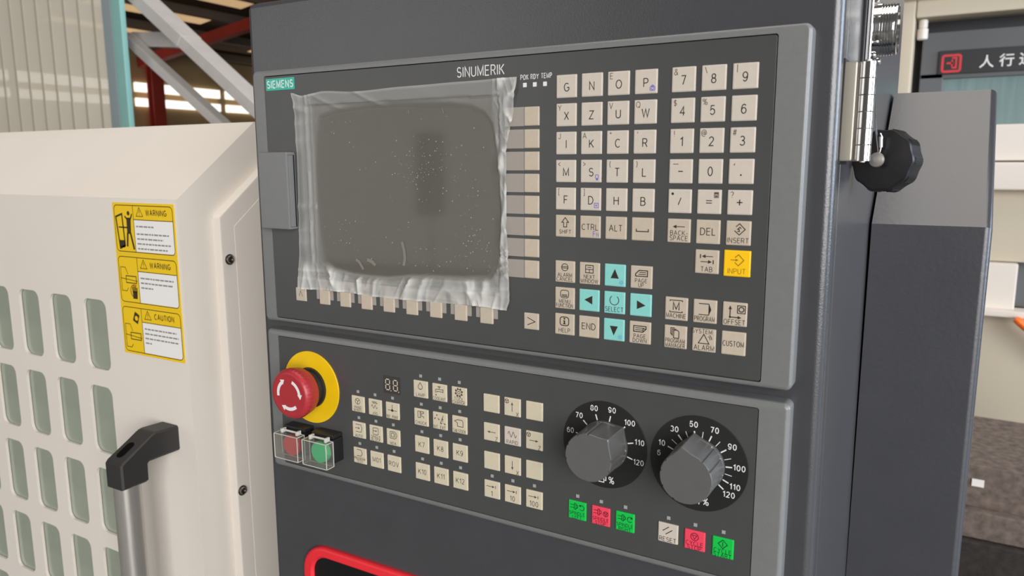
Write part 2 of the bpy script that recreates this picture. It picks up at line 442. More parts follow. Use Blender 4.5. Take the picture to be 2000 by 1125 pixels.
# ---- teal post with translucent ribbed sheet
M_POST = mat('post_teal', (142, 192, 184), 0.45, 0, 0.5, 0.03, 8)
M_POSTG = mat('post_grey', (150, 162, 164), 0.45, 0, 0.5)
sc = empty('partition_screen', (-3.7, 2.0, -1.35), 'pale ribbed translucent partition sheet in a teal frame', 'partition')
obj('frame_post', MB().box(-3.185, -3.11, 1.985, 2.015, -1.35, 1.6), M_POST, sc, bevel=0.006)
obj('edge_strip', MB().box(-3.26, -3.186, 1.985, 2.035, -1.35, 1.6), M_POSTG, sc, bevel=0.004, label='grey edge strip beside the teal post')
m = bpy.data.materials.new('ribbed_translucent_sheet'); m.use_nodes = True
nt = m.node_tree; nt.nodes.clear()
out = nt.nodes.new('ShaderNodeOutputMaterial'); mx = nt.nodes.new('ShaderNodeMixShader'); tr = nt.nodes.new('ShaderNodeBsdfTransparent'); df = nt.nodes.new('ShaderNodeBsdfPrincipled')
df.inputs['Base Color'].default_value = (*lin((250, 242, 224)), 1); df.inputs['Roughness'].default_value = 0.3
mx.inputs[0].default_value = 0.68
nt.links.new(tr.outputs[0], mx.inputs[1]); nt.links.new(df.outputs[0], mx.inputs[2]); nt.links.new(mx.outputs[0], out.inputs[0])
obj('sheet', MB().box(-4.95, -3.26, 2.002, 2.010, -1.3, 1.6), m, sc, smooth=0, label='translucent cream sheet')
M_RIB = mat('sheet_rib', (176, 168, 150), 0.5, 0, 0.4)
rm_ = to_mesh('rib', MB().box(-0.006, 0.006, -0.004, 0.002, -1.3, 1.6), M_RIB, smooth=0)
for i in range(13):
    inst('rib', rm_, sc, (-3.35 - i * 0.128, 2.0, 0))

# ---- galvanised braces
M_GALV = mat('galvanised_tube', (206, 199, 193), 0.5, 0.15, 0.5, 0.05, 12)
fr = empty('brace_frame', (-2.6, 2.3, -1.35), 'grey steel brace frame of diagonal square tubes', 'steel frame')
obj('upper_brace', MB().beam((-3.5067, 2.11, 1.0378), (-2.775, 2.11, 0.514), 0.12, 0.062), M_GALV, fr, bevel=0.004)
obj('brace_extension', MB().beam((-2.7791, 2.11, 0.5169), (-1.7588, 2.11, -0.2135), 0.114, 0.058), M_GALV, fr, bevel=0.004)
obj('lower_brace', MB().beam((-3.30, 2.133, 0.5915), (-2.0856, 2.133, -0.2313), 0.065, 0.045), M_GALV, fr, bevel=0.003)
obj('cross_tube', MB().beam((-3.32, 2.2, 0.582), (-2.98, 2.2, 0.552), 0.05, 0.075), M_GALV, fr, bevel=0.004)
obj('upright', MB().box(-1.80, -1.71, 2.06, 2.16, -1.35, -0.19), M_GALV, fr, bevel=0.004)

# ================================================================ white machine on the left
X0 = -0.2386
en = empty('machine_enclosure', (-0.9, 0.6, -1.35), 'white sheet metal machine enclosure side wall with round bolts beside the grey cabinet', 'machine')
XW = X0 + 0.012
def prof_solid(prof, xa, xb):
    n = len(prof)
    return MB().loft([[(xa, y, z) for y, z in prof], [(xb, y, z) for y, z in prof]])
side = [(0.1442, -1.35), (0.1442, -0.1315), (0.2573, -0.0437), (0.75, -0.0437), (0.75, -1.35)]
obj('side_wall', prof_solid(side, X0 - 0.003, XW), M_WHITE, en, bevel=0.0025)
side2 = [(0.1640, -1.30), (0.1640, -0.1435), (0.2660, -0.0640), (0.72, -0.0640), (0.72, -1.30)]
obj('raised_panel', prof_solid(side2, XW - 0.002, XW + 0.0005), M_WHITE, en, bevel=0.0004)
for (y, z) in ((0.1545, -0.181), (0.1515, -0.4625), (0.1515, -0.80)):
    b = MB().lathe([(0.0062, 0), (0.0062, 0.001), (0.0048, 0.0012), (0.0048, 0.0022), (0.0042, 0.0036), (0.0022, 0.0043), (0.0018, 0.0043), (0.0018, 0.003), (0.0005, 0.003)], (XW, y, z), (1, 0, 0), 20)
    obj('bolt', b, M_STEEL, en)

dr = empty('machine_door', (-0.8, 0.12, -1.2), 'white machine door with rows of green glass windows and a sloping top', 'machine door')
# end strip and sloping hood
shell = MB()
out_p = [(0.1, -1.2), (0.1, -0.1103), (0.213, -0.0226), (0.60, -0.0226)]
in_p = [(0.1442, -1.2), (0.1442, -0.1315), (0.2278, -0.0666), (0.60, -0.0666)]
XL = -1.75
for i in range(3):
    (ya, za), (yb, zb) = out_p[i], out_p[i + 1]
    (yc, zc), (yd, zd) = in_p[i], in_p[i + 1]
    shell.add([(X0, ya, za), (X0, yc, zc), (X0, yd, zd), (X0, yb, zb)], [(0, 1, 2, 3)])
    if i > 0:
        shell.add([(XL, ya, za), (X0, ya, za), (X0, yb, zb), (XL, yb, zb)], [(0, 1, 2, 3)])
shell.add([(X0, in_p[i][0], in_p[i][1]) for i in range(4)] + [(XL, in_p[i][0], in_p[i][1]) for i in range(4)], [(0, 4, 5, 1), (1, 5, 6, 2), (2, 6, 7, 3)])
# front plate with rounded window openings, 3 mm thick
PX, PZ = 0.0727, 0.1106
NC, NR = 6, 5
WX1 = -0.3868; WZ1 = -0.2347; WW, WH = 0.0465, 0.0888
gx1 = WX1 + (PX - WW) / 2; gx0 = gx1 - NC * PX
gz1 = WZ1 + (PZ - WH) / 2; gz0 = gz1 - NR * PZ
def quad(x0, x1, z0, z1): shell.poly([(x0, z0), (x1, z0), (x1, z1), (x0, z1)], 0.1)
quad(XL, gx0, -1.2, -0.1103); quad(gx1, X0, -1.2, -0.1103)
quad(gx0, gx1, gz1, -0.1103); quad(gx0, gx1, -1.2, gz0)
panes = []
for r in range(NR):
    for c in range(NC):
        cx1 = gx1 - c * PX; cx0 = cx1 - PX; cz1 = gz1 - r * PZ; cz0 = cz1 - PZ
        sh_ = -0.0032 * (r - 0.3)
        hx1 = cx1 - (PX - WW) / 2 + sh_; hx0 = hx1 - WW; hz1 = cz1 - (PZ - WH) / 2; hz0 = hz1 - WH
        H = rrect(hx0, hx1, hz0, hz1, 0.011, 5)
        mx_, mz_ = (hx0 + hx1) / 2, (hz0 + hz1) / 2
        O = []
        for i, (x, z) in enumerate(H):
            q, kk = divmod(i, 6)
            crn = ((cx1, cz1), (cx0, cz1), (cx0, cz0), (cx1, cz0))[q]
            if kk in (2, 3): O.append(crn)
            elif q == 0: O.append((cx1, z) if kk < 2 else (x, cz1))
            elif q == 1: O.append((x, cz1) if kk < 2 else (cx0, z))
            elif q == 2: O.append((cx0, z) if kk < 2 else (x, cz0))
            else: O.append((x, cz0) if kk < 2 else (cx1, z))
        shell.loft([[(x, 0.1, z) for x, z in O], [(x, 0.1, z) for x, z in H], [(x, 0.1035, z) for x, z in H]], False, False)
        panes.append((hx0, hx1, hz0, hz1))
obj('door_shell', shell, M_WHITE, dr, weld=True, smooth=20)
pm = to_mesh('window_pane', rr_plate(MB(), -WW / 2 - 0.004, WW / 2 + 0.004, -WH / 2 - 0.004, WH / 2 + 0.004, 0.012, 0, 0.003), M_PANE)
for hx0, hx1, hz0, hz1 in panes:
    inst('window_pane', pm, dr, ((hx0 + hx1) / 2, 0.1042, (hz0 + hz1) / 2))
obj('backing_sheet', MB().box(gx0, gx1 + .02, 0.112, 0.114, gz0, gz1), mat('door_inside_dark', (60, 66, 58), 0.6), dr, smooth=0)
# handle
hd = empty('handle', (-0.281, 0.07, -0.70)); hd.parent = dr; hd.location = WL[hd.name] - WL[dr.name]
def bracket(top):
    s_ = 1 if top else -1
    zz = -0.3714 if top else -0.86
    P = [(0.1, 0), (0.1, -0.0298), (0.0615, -0.0302), (0.0560, -0.0335), (0.0555, -0.0525), (0.0270, -0.0525), (0.0270, -0.0250), (0.0300, -0.0215), (0.0690, 0.0003), (0.0735, 0.0012)]
    rings = []
    for xx, ins in ((-0.2958, 0.0022), (-0.2940, 0.0), (-0.2680, 0.0), (-0.2662, 0.0022)):
        cy = sum(p[0] for p in P) / len(P); cz = sum(p[1] for p in P) / len(P)
        rings.append([(xx, y + (cy - y) / max(abs(cy - y), 0.004) * ins * min(1, abs(cy - y) / 0.004) if y < 0.099 else y, zz + s_ * (z + (cz - z) / max(abs(cz - z), 0.004) * ins * min(1, abs(cz - z) / 0.004))) for y, z in P])
    return MB().loft(rings)
M_HAND = mat('handle_plastic', (50, 48, 47), 0.5, 0, 0.4, 0.04, 60)
obj('handle_bracket', bracket(True), M_HAND, hd, smooth=25, label='black plastic handle bracket')
obj('handle_bracket', bracket(False), M_HAND, hd, smooth=25, label='black plastic lower handle bracket')
tb = MB()
rings = []
for zz in (-0.815, -0.42):
    rings.append([(-0.281 + 0.0135 * math.copysign(abs(math.cos(a)) ** 0.75, math.cos(a)), 0.0412 + 0.0132 * math.copysign(abs(math.sin(a)) ** 0.75, math.sin(a)), zz) for a in [2 * PI * i / 28 for i in range(28)]])
tb.loft(rings)
obj('grip_tube', tb, M_ALU, hd, smooth=60, label='aluminium grip tube')
# oblong screw recess on the sloping face of the upper bracket
rec = MB()
sl = Vector((0, 0.039, 0.0218)).normalized(); nrm = Vector((0, -0.0218, 0.039)).normalized()
c0 = Vector((-0.2822, 0.0440, -0.3714 - 0.0137)) + nrm * 0.0004
pts = []
for i in range(24):
    a = 2 * PI * i / 24
    ex = 0.0056 * math.cos(a); ey = 0.0048 * math.sin(a) + (0.0062 if math.sin(a) > 0 else -0.0062)
    pts.append(c0 + Vector((1, 0, 0)) * ex + sl * ey)
rec.add(pts, [tuple(range(24))])
obj('screw_recess', rec, mat('recess_black', (6, 6, 6), 0.95, 0, 0.1), hd, smooth=0, recalc=False, label='dark oblong screw recess')

# warning stickers on the door
YS = 0.0997
def sticker(z1, kind, label):
    x0, x1, z0 = -0.3545, -0.2440, z1 - 0.0595
    st = empty('warning_sticker', ((x0 + x1) / 2, YS, z0), label, 'sticker', 'yellow warning stickers on the white door')
    obj('sticker_sheet', rr_plate(MB(), x0, x1, z0, z1, 0.0012, YS - 0.0002, YS + 0.0003), M_STKY, st, smooth=0)
    y = YS - 0.00027
    b = MB(); e = 0.003
    b.line(rrect(x0 + e, x1 - e, z0 + e, z1 - e, 0.005, 4), 0.0009, y, True)
    xm = x0 + 0.038; zh = z1 - 0.019
    b.line([(xm, z0 + e), (xm, z1 - e)], 0.0008, y)
    b.line([(xm, zh), (x1 - e, zh)], 0.0008, y)
    cx = xm + 0.0115; cz = z1 - 0.0105
    b.line([(cx - 0.006, cz - 0.0045), (cx + 0.006, cz - 0.0045), (cx, cz + 0.0055)], 0.0008, y, True)
    b.line([(cx, cz - 0.001), (cx, cz + 0.0025)], 0.0009, y); b.disc((cx, cz - 0.0027), 0.0006, y, 8)
    b.text('CAUTION' if kind == 3 else 'WARNING', 0.0088, (xm + 0.041, cz), y, 0.86, 0.016)
    w_ = MB().rect(xm + 0.0006, x1 - e - 0.0006, z0 + e + 0.0008, zh - 0.0006, y + 0.00002)
    obj('text_field', w_, M_STKW, st, smooth=0, recalc=False, label='white text field')
    t = MB(); rnd = random.Random(kind)
    rows = {1: [0.5, 0.92, 0.75, 0.95, 0.85], 2: [0.95, 0.92, 0.35], 3: [0.92, 0.97, 0.95, 0.18]}[kind]
    for i, fr_ in enumerate(rows):
        zz = zh - 0.0085 - i * 0.0056 - (0.003 if kind == 1 and i else 0); xx = xm + 0.004; end = xx + 0.062 * fr_
        while xx < end:
            l = rnd.uniform(0.003, 0.008); t.rect(xx, min(xx + l, end), zz, zz + 0.0017, y - 0.00001); xx += l + 0.0012
    flat('small_print', t, M_STKT, st)
    if kind == 1:
        xa = x0 + 0.0055
        b.line([(xa, z0 + 0.043), (xa + 0.0115, z0 + 0.0465), (xa + 0.0135, z0 + 0.010), (xa + 0.004, z0 + 0.0065)], 0.0022, y, True)
        b.rect(xa + 0.004, xa + 0.013, z0 + 0.0075, z0 + 0.016, y)
        b.disc((xa + 0.0235, z0 + 0.0475), 0.0026, y, 12)
        b.poly([(xa + 0.019, z0 + 0.024), (xa + 0.026, z0 + 0.024), (xa + 0.0275, z0 + 0.0425), (xa + 0.0195, z0 + 0.0425)], y)
        b.line([(xa + 0.020, z0 + 0.025), (xa + 0.0175, z0 + 0.009)], 0.003, y)
        b.line([(xa + 0.025, z0 + 0.025), (xa + 0.030, z0 + 0.006)], 0.003, y)
        b.line([(xa + 0.027, z0 + 0.041), (xa + 0.030, z0 + 0.047)], 0.002, y)
        b.line([(xa + 0.020, z0 + 0.041), (xa + 0.0165, z0 + 0.044)], 0.002, y)
        b.line([(xa + 0.004, z0 + 0.031), (xa + 0.020, z0 + 0.031)], 0.0016, y)
    else:
        xa = x0 + 0.006; dz = -0.004 if kind == 3 else 0.004
        b.line([(xa, z0 + 0.040 + dz), (xa + 0.009, z0 + 0.040 + dz), (xa + 0.013, z0 + 0.032 + dz)], 0.0008, y)
        b.line([(xa, z0 + 0.012 + dz), (xa + 0.009, z0 + 0.012 + dz), (xa + 0.012, z0 + 0.016 + dz)], 0.0008, y)
        b.line([(xa, z0 + 0.040 + dz), (xa, z0 + 0.012 + dz)], 0.0008, y)
        b.line([(xa + 0.009, z0 + 0.030 + dz), (xa + 0.028, z0 + 0.030 + dz), (xa + 0.028, z0 + 0.022 + dz), (xa + 0.009, z0 + 0.022 + dz)], 0.0011, y, True)
        b.line([(xa - 0.001, z0 + 0.027 + dz), (xa + 0.030, z0 + 0.0245 + dz)], 0.0008, y)
        if kind == 2:
            hx, hz = xa + 0.0235, z0 + 0.0135
            h = MB().arc((hx, hz + 0.003), 0.0075, 60, 300, 0.0012, y - 0.00002)
            flat('hand_ring', h, M_STKRED, st)
            b.poly([(hx - 0.004, hz - 0.006), (hx + 0.004, hz - 0.006), (hx + 0.005, hz + 0.003), (hx - 0.004, hz + 0.003)], y - 0.00003)
            for q in range(4): b.line([(hx - 0.0033 + q * 0.0024, hz + 0.002), (hx - 0.0036 + q * 0.0026, hz + 0.010 - abs(q - 1.4) * 0.0015)], 0.0018, y - 0.00003)
        else:
            gx, gz = xa + 0.020, z0 + 0.047
            b.poly([(gx - 0.005, gz - 0.006), (gx + 0.004, gz - 0.010), (gx + 0.008, gz + 0.001), (gx, gz + 0.005)], y)
            flat('glove_mark', MB().disc((gx + 0.002, gz - 0.003), 0.003, y - 0.00003, 12), M_STKY, st)
    flat('print', b, M_STKB, st)
sticker(-0.1155, 1, 'top warning sticker showing a person at a tipping door')
sticker(-0.1752, 2, 'middle warning sticker showing a hand at a rotating chuck')
sticker(-0.2349, 3, 'bottom caution sticker with a dark tool above a chuck')
# ================================================================ grey control cabinet
cb = empty('control_cabinet', (0.2, 0.25, -1.35), 'dark grey hammered steel control cabinet carrying both control panels', 'cabinet')
def topz(y): return 0.0545 + max(0, y - 0.012) * 0.14
def cab_box(y0, y1, r0, r1, lean=0.0035):
    """box with rounded vertical edges; r0 front radius, r1 back radius"""
    def ring(z, dx, ins, zf):
        out = []
        x0, x1 = -0.0158 - dx + ins, 0.4335 + dx - ins
        ya, yb = y0 + ins, y1 - ins
        for cx, cy, a0, r in ((x0 + r0, ya + r0, 180, r0), (x1 - r0, ya + r0, 270, r0), (x1 - r1, yb - r1, 0, r1), (x0 + r1, yb - r1, 90, r1)):
            for i in range(7):
                a = math.radians(a0 + 90 * i / 6); yy = cy + r * math.sin(a)
                out.append((cx + r * math.cos(a), yy, zf(yy) if zf else z))
        return out
    R = [ring(-1.32, 0.003, 0, None), ring(-0.45, 0.003, 0, None), ring(0, 0.0, 0, lambda y: topz(y) - 0.004), ring(0, 0.0, 0.0012, lambda y: topz(y) - 0.0012), ring(0, 0, 0.004, lambda y: topz(y))]
    return MB().loft(R)
obj('front_door', cab_box(0.012, 0.0305, 0.006, 0.0012), M_CAB, cb, smooth=40)
obj('body', cab_box(0.0312, 0.48, 0.0012, 0.004), M_CAB, cb, smooth=40)
obj('plinth', MB().box(0.0, 0.42, 0.04, 0.46, -1.35, -1.315), M_BLACK, cb, bevel=0.003)
# red trimmed opening at the bottom
fo = (0.0200, 0.330, -0.640, -0.3985); fi = (0.0315, 0.3185, -0.6285, -0.4085)
f = MB(); rr_frame(f, fo, 0.026, fi, 0.016, 0.0075, 0.0135, 0.003, 8, 0.002)
obj('red_trim', f, M_TRIMR, cb, weld=True, smooth=40, label='red rubber trim of the black opening')
obj('black_panel', rr_plate(MB(), fi[0] - .002, fi[1] + .002, fi[2] - .002, fi[3] + .002, 0.016, 0.0105, 0.013, 0, 8), M_BLKGL, cb, label='glossy black recessed panel')

# ---- hinge
XS = 0.4337
hg = empty('cabinet_hinge', (XS + 0.005, 0.03, -0.0725), 'chrome hinge with stacked knuckles on the side of the grey cabinet', 'hinge')
obj('hinge_leaf', MB().box(XS, XS + 0.0072, 0.0205, 0.052, -0.0722, -0.0190), M_HINGE, hg, bevel=0.0012)
obj('hinge_gasket', MB().box(XS - 0.0006, XS + 0.0012, 0.0190, 0.0545, -0.0738, -0.0172), M_BLACK, hg, bevel=0.0003)
for i in range(6):
    z1 = -0.0192 - i * 0.00885; z0 = z1 - 0.00875
    kb = MB()
    rings = []
    for zz, rr in ((z0, 0.0040), (z0 + 0.0003, 0.0043), (z1 - 0.0003, 0.0043), (z1, 0.0040)):
        rings.append([(XS + 0.0120 + rr * math.copysign(abs(math.cos(a)) ** 0.85, math.cos(a)), 0.0245 + rr * math.copysign(abs(math.sin(a)) ** 0.85, math.sin(a)), zz) for a in [2 * PI * q / 24 for q in range(24)]])
    kb.loft(rings)
    obj('knuckle', kb, M_CHROME, hg, smooth=50)
obj('hinge_pin', MB().lathe([(0.0018, 0), (0.0018, 0.0545)], (XS + 0.0120, 0.0245, -0.0727), (0, 0, 1), 12), M_STEEL, hg)

# ---- threaded socket
CY, CZ = 0.120, 0.0105
sk = empty('cable_socket', (XS, CY, CZ - 0.028), 'chrome threaded round cable socket on the side of the grey cabinet', 'connector')
obj('gasket', MB().box(XS - 0.0004, XS + 0.0026, CY - 0.0222, CY + 0.0222, CZ - 0.0218, CZ + 0.0218), M_BLACK, sk, bevel=0.001)
obj('flange', MB().box(XS + 0.0026, XS + 0.0062, CY - 0.0218, CY + 0.0218, CZ - 0.0214, CZ + 0.0214), M_CHROME, sk, bevel=0.0012)
pr = [(0.0153, 0.0062), (0.0153, 0.0092)]
h = 0.0094
while h < 0.0172:
    pr += [(0.0159, h), (0.0159, h + 0.0005), (0.0152, h + 0.0009), (0.0152, h + 0.0013)]; h += 0.0016
pr += [(0.0157, 0.0176), (0.0157, 0.0186), (0.0149, 0.0191), (0.0142, 0.0191), (0.0139, 0.011), (0.001, 0.011)]
obj('threaded_shell', MB().lathe(pr, (XS, CY, CZ), (1, 0, 0), 48), M_CHROME, sk, smooth=35)
obj('insert', MB().lathe([(0.0138, 0.0105), (0.0138, 0.014), (0.0008, 0.014)], (XS, CY, CZ), (1, 0, 0), 32), M_BLACK, sk)
for dy, dz in ((-0.0175, -0.0172), (0.0175, -0.0172), (-0.0175, 0.0172), (0.0175, 0.0172)):
    obj('screw', MB().lathe([(0.0028, 0.006), (0.0028, 0.0075), (0.0021, 0.0086), (0.0005, 0.0090)], (XS, CY + dy, CZ + dz), (1, 0, 0), 14), M_CHROME, sk)

# ---- dust cap hanging from the socket
capc = Vector((0.4520, 0.085, -0.0718)); ax = Vector((-0.36, -0.93, 0.06)).normalized()
cp = empty('dust_cap', (capc.x, capc.y, capc.z - 0.02), 'black ribbed dust cap hanging on a steel cord beside the hinge', 'cap')
def capr(a, k): return 1.0 + 0.022 * math.cos(a * 10)
RC = 0.0188
prof = [(RC * 0.6, -0.0120), (RC * 0.97, -0.0120), (RC * 1.0, -0.0105), (RC * 1.0, 0.0005), (RC * 0.965, 0.0022), (RC * 0.9, 0.0028), (RC * 0.3, 0.0034), (0.0004, 0.0034)]
obj('cap_body', MB().lathe(prof, capc, ax, 80, capr), M_BLACK, cp, smooth=35)
rb = MB(); u = ax.cross(Vector((0, 0, 1))).normalized(); v = ax.cross(u).normalized()
for g in range(10):
    for q in range(5):
        a = math.radians(g * 36 + (q - 2) * 2.6); d = (u * math.cos(a) + v * math.sin(a)); rr = RC * (1 + 0.022 * math.cos(a * 10))
        rb.beam(capc + d * rr - ax * 0.010, capc + d * rr - ax * -0.0002, 0.0006, 0.0007, tuple(d))
ro = obj('grip_ribs', rb, M_BLACK, cp, smooth=0); ro['kind'] = 'stuff'
pc = capc + ax * 0.0034 - u * 0.0
obj('pin', MB().lathe([(0.0022, 0), (0.0022, 0.0035), (0.0042, 0.0036), (0.0046, 0.0046), (0.0042, 0.0060), (0.002, 0.0067), (0.0003, 0.0068)], pc, ax, 24), M_ALU, cp, smooth=40, label='metal centre pin')
top = Vector((XS + 0.0085, CY - 0.0175, CZ - 0.0175)); end = pc + ax * 0.003 + Vector((0.0, 0, 0.0035))
path = []
for i in range(15):
    t = i / 14; p = top.lerp(end, t); p = p + Vector((-0.0012 * math.sin(PI * t), -0.002 * math.sin(PI * t), 0)); path.append(p)
obj('steel_cord', MB().tube(path, 0.00055, 8), M_CHROME, cp, smooth=60, label='thin steel cord')
obj('ferrule', MB().tube([end + Vector((0.001, 0, 0.004)), end + Vector((0.0006, 0, 0.0105))], 0.0013, 10), M_CHROME, cp, smooth=60)
obj('cord_loop', MB().tube([end + Vector((0.0002, 0, 0.0125)), end + Vector((0.0012, 0, 0.0102)), end + Vector((0.0009, 0, 0.003)), end + Vector((0.0002, 0, -0.0008))], 0.0005, 8), M_CHROME, cp, smooth=60)

# ---- folded cover behind the cabinet
cv = empty('folded_cover', (0.477, 0.40, -1.35), 'dark grey folded sheet steel cover behind the cabinet with a sloping top', 'machine cover')
def cov(i): return [(0.2365 + i, -1.35), (0.2365 + i, -0.1215 - 0.494 * i), (0.384 + 0.34 * i, -0.0085 - i), (0.70 - i, -0.0085 - i), (0.70 - i, -1.35)]
R = [[(0.4368, y, z) for y, z in cov(0)]]
for q in range(6):
    a_ = PI / 2 * q / 5
    R.append([(0.5140 + 0.0058 * math.sin(a_), y, z) for y, z in cov(0.0058 * (1 - math.cos(a_)))])
obj('cover_shell', MB().loft(R), M_COVER, cv, smooth=35)
# ================================================================ keyboard and display panel
W, H = 0.42, 0.201
pn = empty('keyboard_panel', (0.21, 0.006, -H), 'wide dark grey operator panel with film covered display and white keyboard', 'control panel')
f = MB(); rr_frame(f, (0, W, -H, 0), 0.004, (0.0132, 0.4030, -0.1978, -0.0044), 0.0015, 0, 0.0119, 0.0022, 5)
obj('bezel', f, M_BEZEL, pn, weld=True, smooth=40, label='grey plastic bezel')
obj('gap_backing', MB().box(0.008, 0.412, 0.004, 0.011, -0.1995, -0.002), M_GAP, pn, smooth=0)
SX0, SX1, SZ0, SZ1 = 0.0570, 0.2295, -0.1600, -0.0280
f = MB(); rr_frame(f, (0.01375, 0.40245, -0.1973, -0.0049), 0.0013, (SX0, SX1, SZ0, SZ1), 0.001, 0.0002, 0.003, 0.0003, 5)
obj('membrane', f, M_MEMB, pn, weld=True, smooth=0, label='dark grey keyboard membrane')
obj('screen', MB().box(SX0 - .001, SX1 + .001, 0.0022, 0.0038, SZ0 - .001, SZ1 + .001), M_SCREEN, pn, smooth=0, label='dark unlit display screen')
# brand plate and prints
bp = obj('brand_plate', rr_plate(MB(), 0.0155, 0.0460, -0.0157, -0.0067, 0.0003, -0.0001, 0.0003), M_TEAL, pn, smooth=0, label='teal brand plate')
flat('lettering', MB().text('SIEMENS', 0.0078, (0.03075, -0.0112), -0.00016, 0.82, 0.014), M_PRINTW, bp)
flat('product_lettering', MB().text('SINUMERIK', 0.0094, (0.2143, -0.0124), 0.00012, 0.78, -0.012), M_PRINTW, pn)
flat('lamp_lettering', MB().text('POK', 0.0044, (0.2476, -0.0184), 0.00012, 0.64, 0.0).text('RDY', 0.0044, (0.2550, -0.0183), 0.00012, 0.64, 0.0).text('TEMP', 0.0044, (0.2634, -0.0182), 0.00012, 0.64, 0.0), M_PRINTW, pn)
for x in (0.2479, 0.2551, 0.2624):
    obj('status_lamp', rr_plate(MB(), x - 0.0013, x + 0.0013, -0.0246, -0.0219, 0.0002, 0.0, 0.0004), M_PRINTW, pn, smooth=0)
# flap cover on the left
cvr = obj('socket_flap', MB().box(0.0118, 0.0431, -0.0095, 0.0003, -0.1234, -0.0633), M_BEZEL, pn, bevel=0.0010, label='grey flap over the front sockets')
obj('flap_recess', MB().box(0.0424, 0.0432, -0.0078, -0.0012, -0.1215, -0.0655), M_GAP, cvr, smooth=0)
obj('flap_insert', MB().box(0.0420, 0.0434, -0.0078, -0.0026, -0.1213, -0.0657), M_BEZEL, cvr, bevel=0.0003)
obj('flap_stop', MB().box(0.0290, 0.0345, -0.0004, 0.0003, -0.1965, -0.1240), M_BEZEL, cvr, smooth=0) if False else None

# ---- keys
def key_mesh(name, wx, wz, m, h=0.0009, b=0.0007):
    k = MB(); x, z = wx / 2, wz / 2
    rings = []
    for ins, yy in ((b + 0.0007, -h + 0.00006), (b + 0.0004, -h), (b, -h), (b * 0.3, -h * 0.75), (0, -h * 0.35), (0, 0.0006)):
        rings.append([(px, yy, pz) for px, pz in rrect(-x + ins, x - ins, -z + ins, z - ins, 0.0005, 2)])
    k.loft(rings)
    return to_mesh(name, k, m, smooth=25)
KS = 0.0140; KH = 0.0009
KM = {}
def key(parent, x, z, m, draws, size=KS, label=None, y=0.0002, sz=None):
    kk = (m.name, size, sz)
    if kk not in KM: KM[kk] = key_mesh('key', size, sz or size, m)
    o = inst('key', KM[kk], parent, (x, y, z), label)
    for nm, im, fn in draws:
        mb = MB(); fn(mb, x, z, y - KH - 0.00003)
        if mb.v: flat(nm, mb, im, o)
    return o
TW = [0.0120]
def D(fn, ink=None, nm='legend'): return (nm, ink or M_INK, fn)
def T(t, size=0.0068, dx=0, dz=0, sx=0.86, bold=-0.010):
    return lambda mb, x, z, y: mb.text(t, size, (x + dx, z + dz), y, sx, bold, TW[0] if abs(dx) < 0.002 else 0.005)
def ALL(*fs):
    def g(mb, x, z, y):
        for q in fs: q(mb, x, z, y)
    return g
def Ln(pts, wd=0.00045, closed=False):
    return lambda mb, x, z, y: mb.line([(x + a / 1000, z + b / 1000) for a, b in pts], wd, y, closed)
def Pg(pts): return lambda mb, x, z, y: mb.poly([(x + a / 1000, z + b / 1000) for a, b in pts], y)
def Ar(cx, cz, r, a0=0, a1=360, wd=0.00045, sz=1): return lambda mb, x, z, y: mb.arc((x + cx / 1000, z + cz / 1000), r / 1000, a0, a1, wd, y, 18, sz)
def Dc(cx, cz, r): return lambda mb, x, z, y: mb.disc((x + cx / 1000, z + cz / 1000), r / 1000, y, 12)
def Arrow(x0, z0, x1, z1, hl=1.8, hw=1.0, wd=0.00045):
    d = Vector((x1 - x0, z1 - z0)).normalized(); n = Vector((-d.y, d.x)); b = Vector((x1, z1)) - d * hl
    p = [(x1, z1), tuple(b + n * hw), tuple(b - n * hw)]
    if (p[1][0] - p[0][0]) * (p[2][1] - p[0][1]) - (p[1][1] - p[0][1]) * (p[2][0] - p[0][0]) < 0: p = [p[0], p[2], p[1]]
    return ALL(Ln([(x0, z0), tuple(b)], wd), Pg(p))
def RR(x0, x1, z0, z1, r, wd=0.00045):
    return Ln([(a * 1000, b * 1000) for a, b in rrect(x0 / 1000, x1 / 1000, z0 / 1000, z1 / 1000, r / 1000, 3)], wd, True)

PK = 0.017234; PR = 0.017334
LX, LZ, NX = 0.27765, -0.02557, 0.35188
def sub(t): return D(T(t, 0.0050, -0.0044, 0.0043, 0.86, -0.012), M_INKT, 'shifted_legend')
cam_ic = D(ALL(RR(2.6, 5.6, -5.2, -2.9, 0.5, 0.0004), Ar(4.1, -4.0, 0.75, 0, 360, 0.0004), Ln([(3.4, -2.9), (3.8, -2.2), (4.5, -2.2), (4.9, -2.9)], 0.0004)), M_INKB, 'blue_symbol')
s_ic = D(ALL(RR(3.2, 5.2, -4.4, -2.2, 0.6, 0.0004), Pg([(3.4, -5.6), (5.2, -5.6), (4.8, -4.5), (3.8, -4.5)])), M_INKB, 'blue_symbol')
d_ic = D(ALL(Ln([(2.8, -5.2), (5.4, -5.2), (5.4, -2.4), (2.8, -2.4)], 0.0004, True), Pg([(3.6, -4.6), (4.8, -3.8), (3.6, -3.0)])), M_INKB, 'blue_symbol')
letters = [[('G', ':'), ('N', ''), ('O', 'E'), ('P', '', cam_ic)], [('X', 'Y'), ('Z', ''), ('U', 'V'), ('W', 'Q')], [('I', 'J'), ('K', 'A'), ('C', '"'), ('R', "'")],
           [('M', '<'), ('S', '>', s_ic), ('T', '('), ('L', ')')], [('F', '['), ('D', ']', d_ic), ('H', ''), ('B', '')]]
for j, row in enumerate(letters):
    for i, e in enumerate(row):
        dr_ = [D(T(e[0], 0.0072, 0.0003 if e[1] else 0, -0.0006))]
        if e[1]: dr_.append(sub(e[1]))
        if len(e) > 2: dr_.append(e[2])
        key(pn, LX + PK * i, LZ - PR * j, M_KEYW, dr_)
z6 = LZ - PR * 5
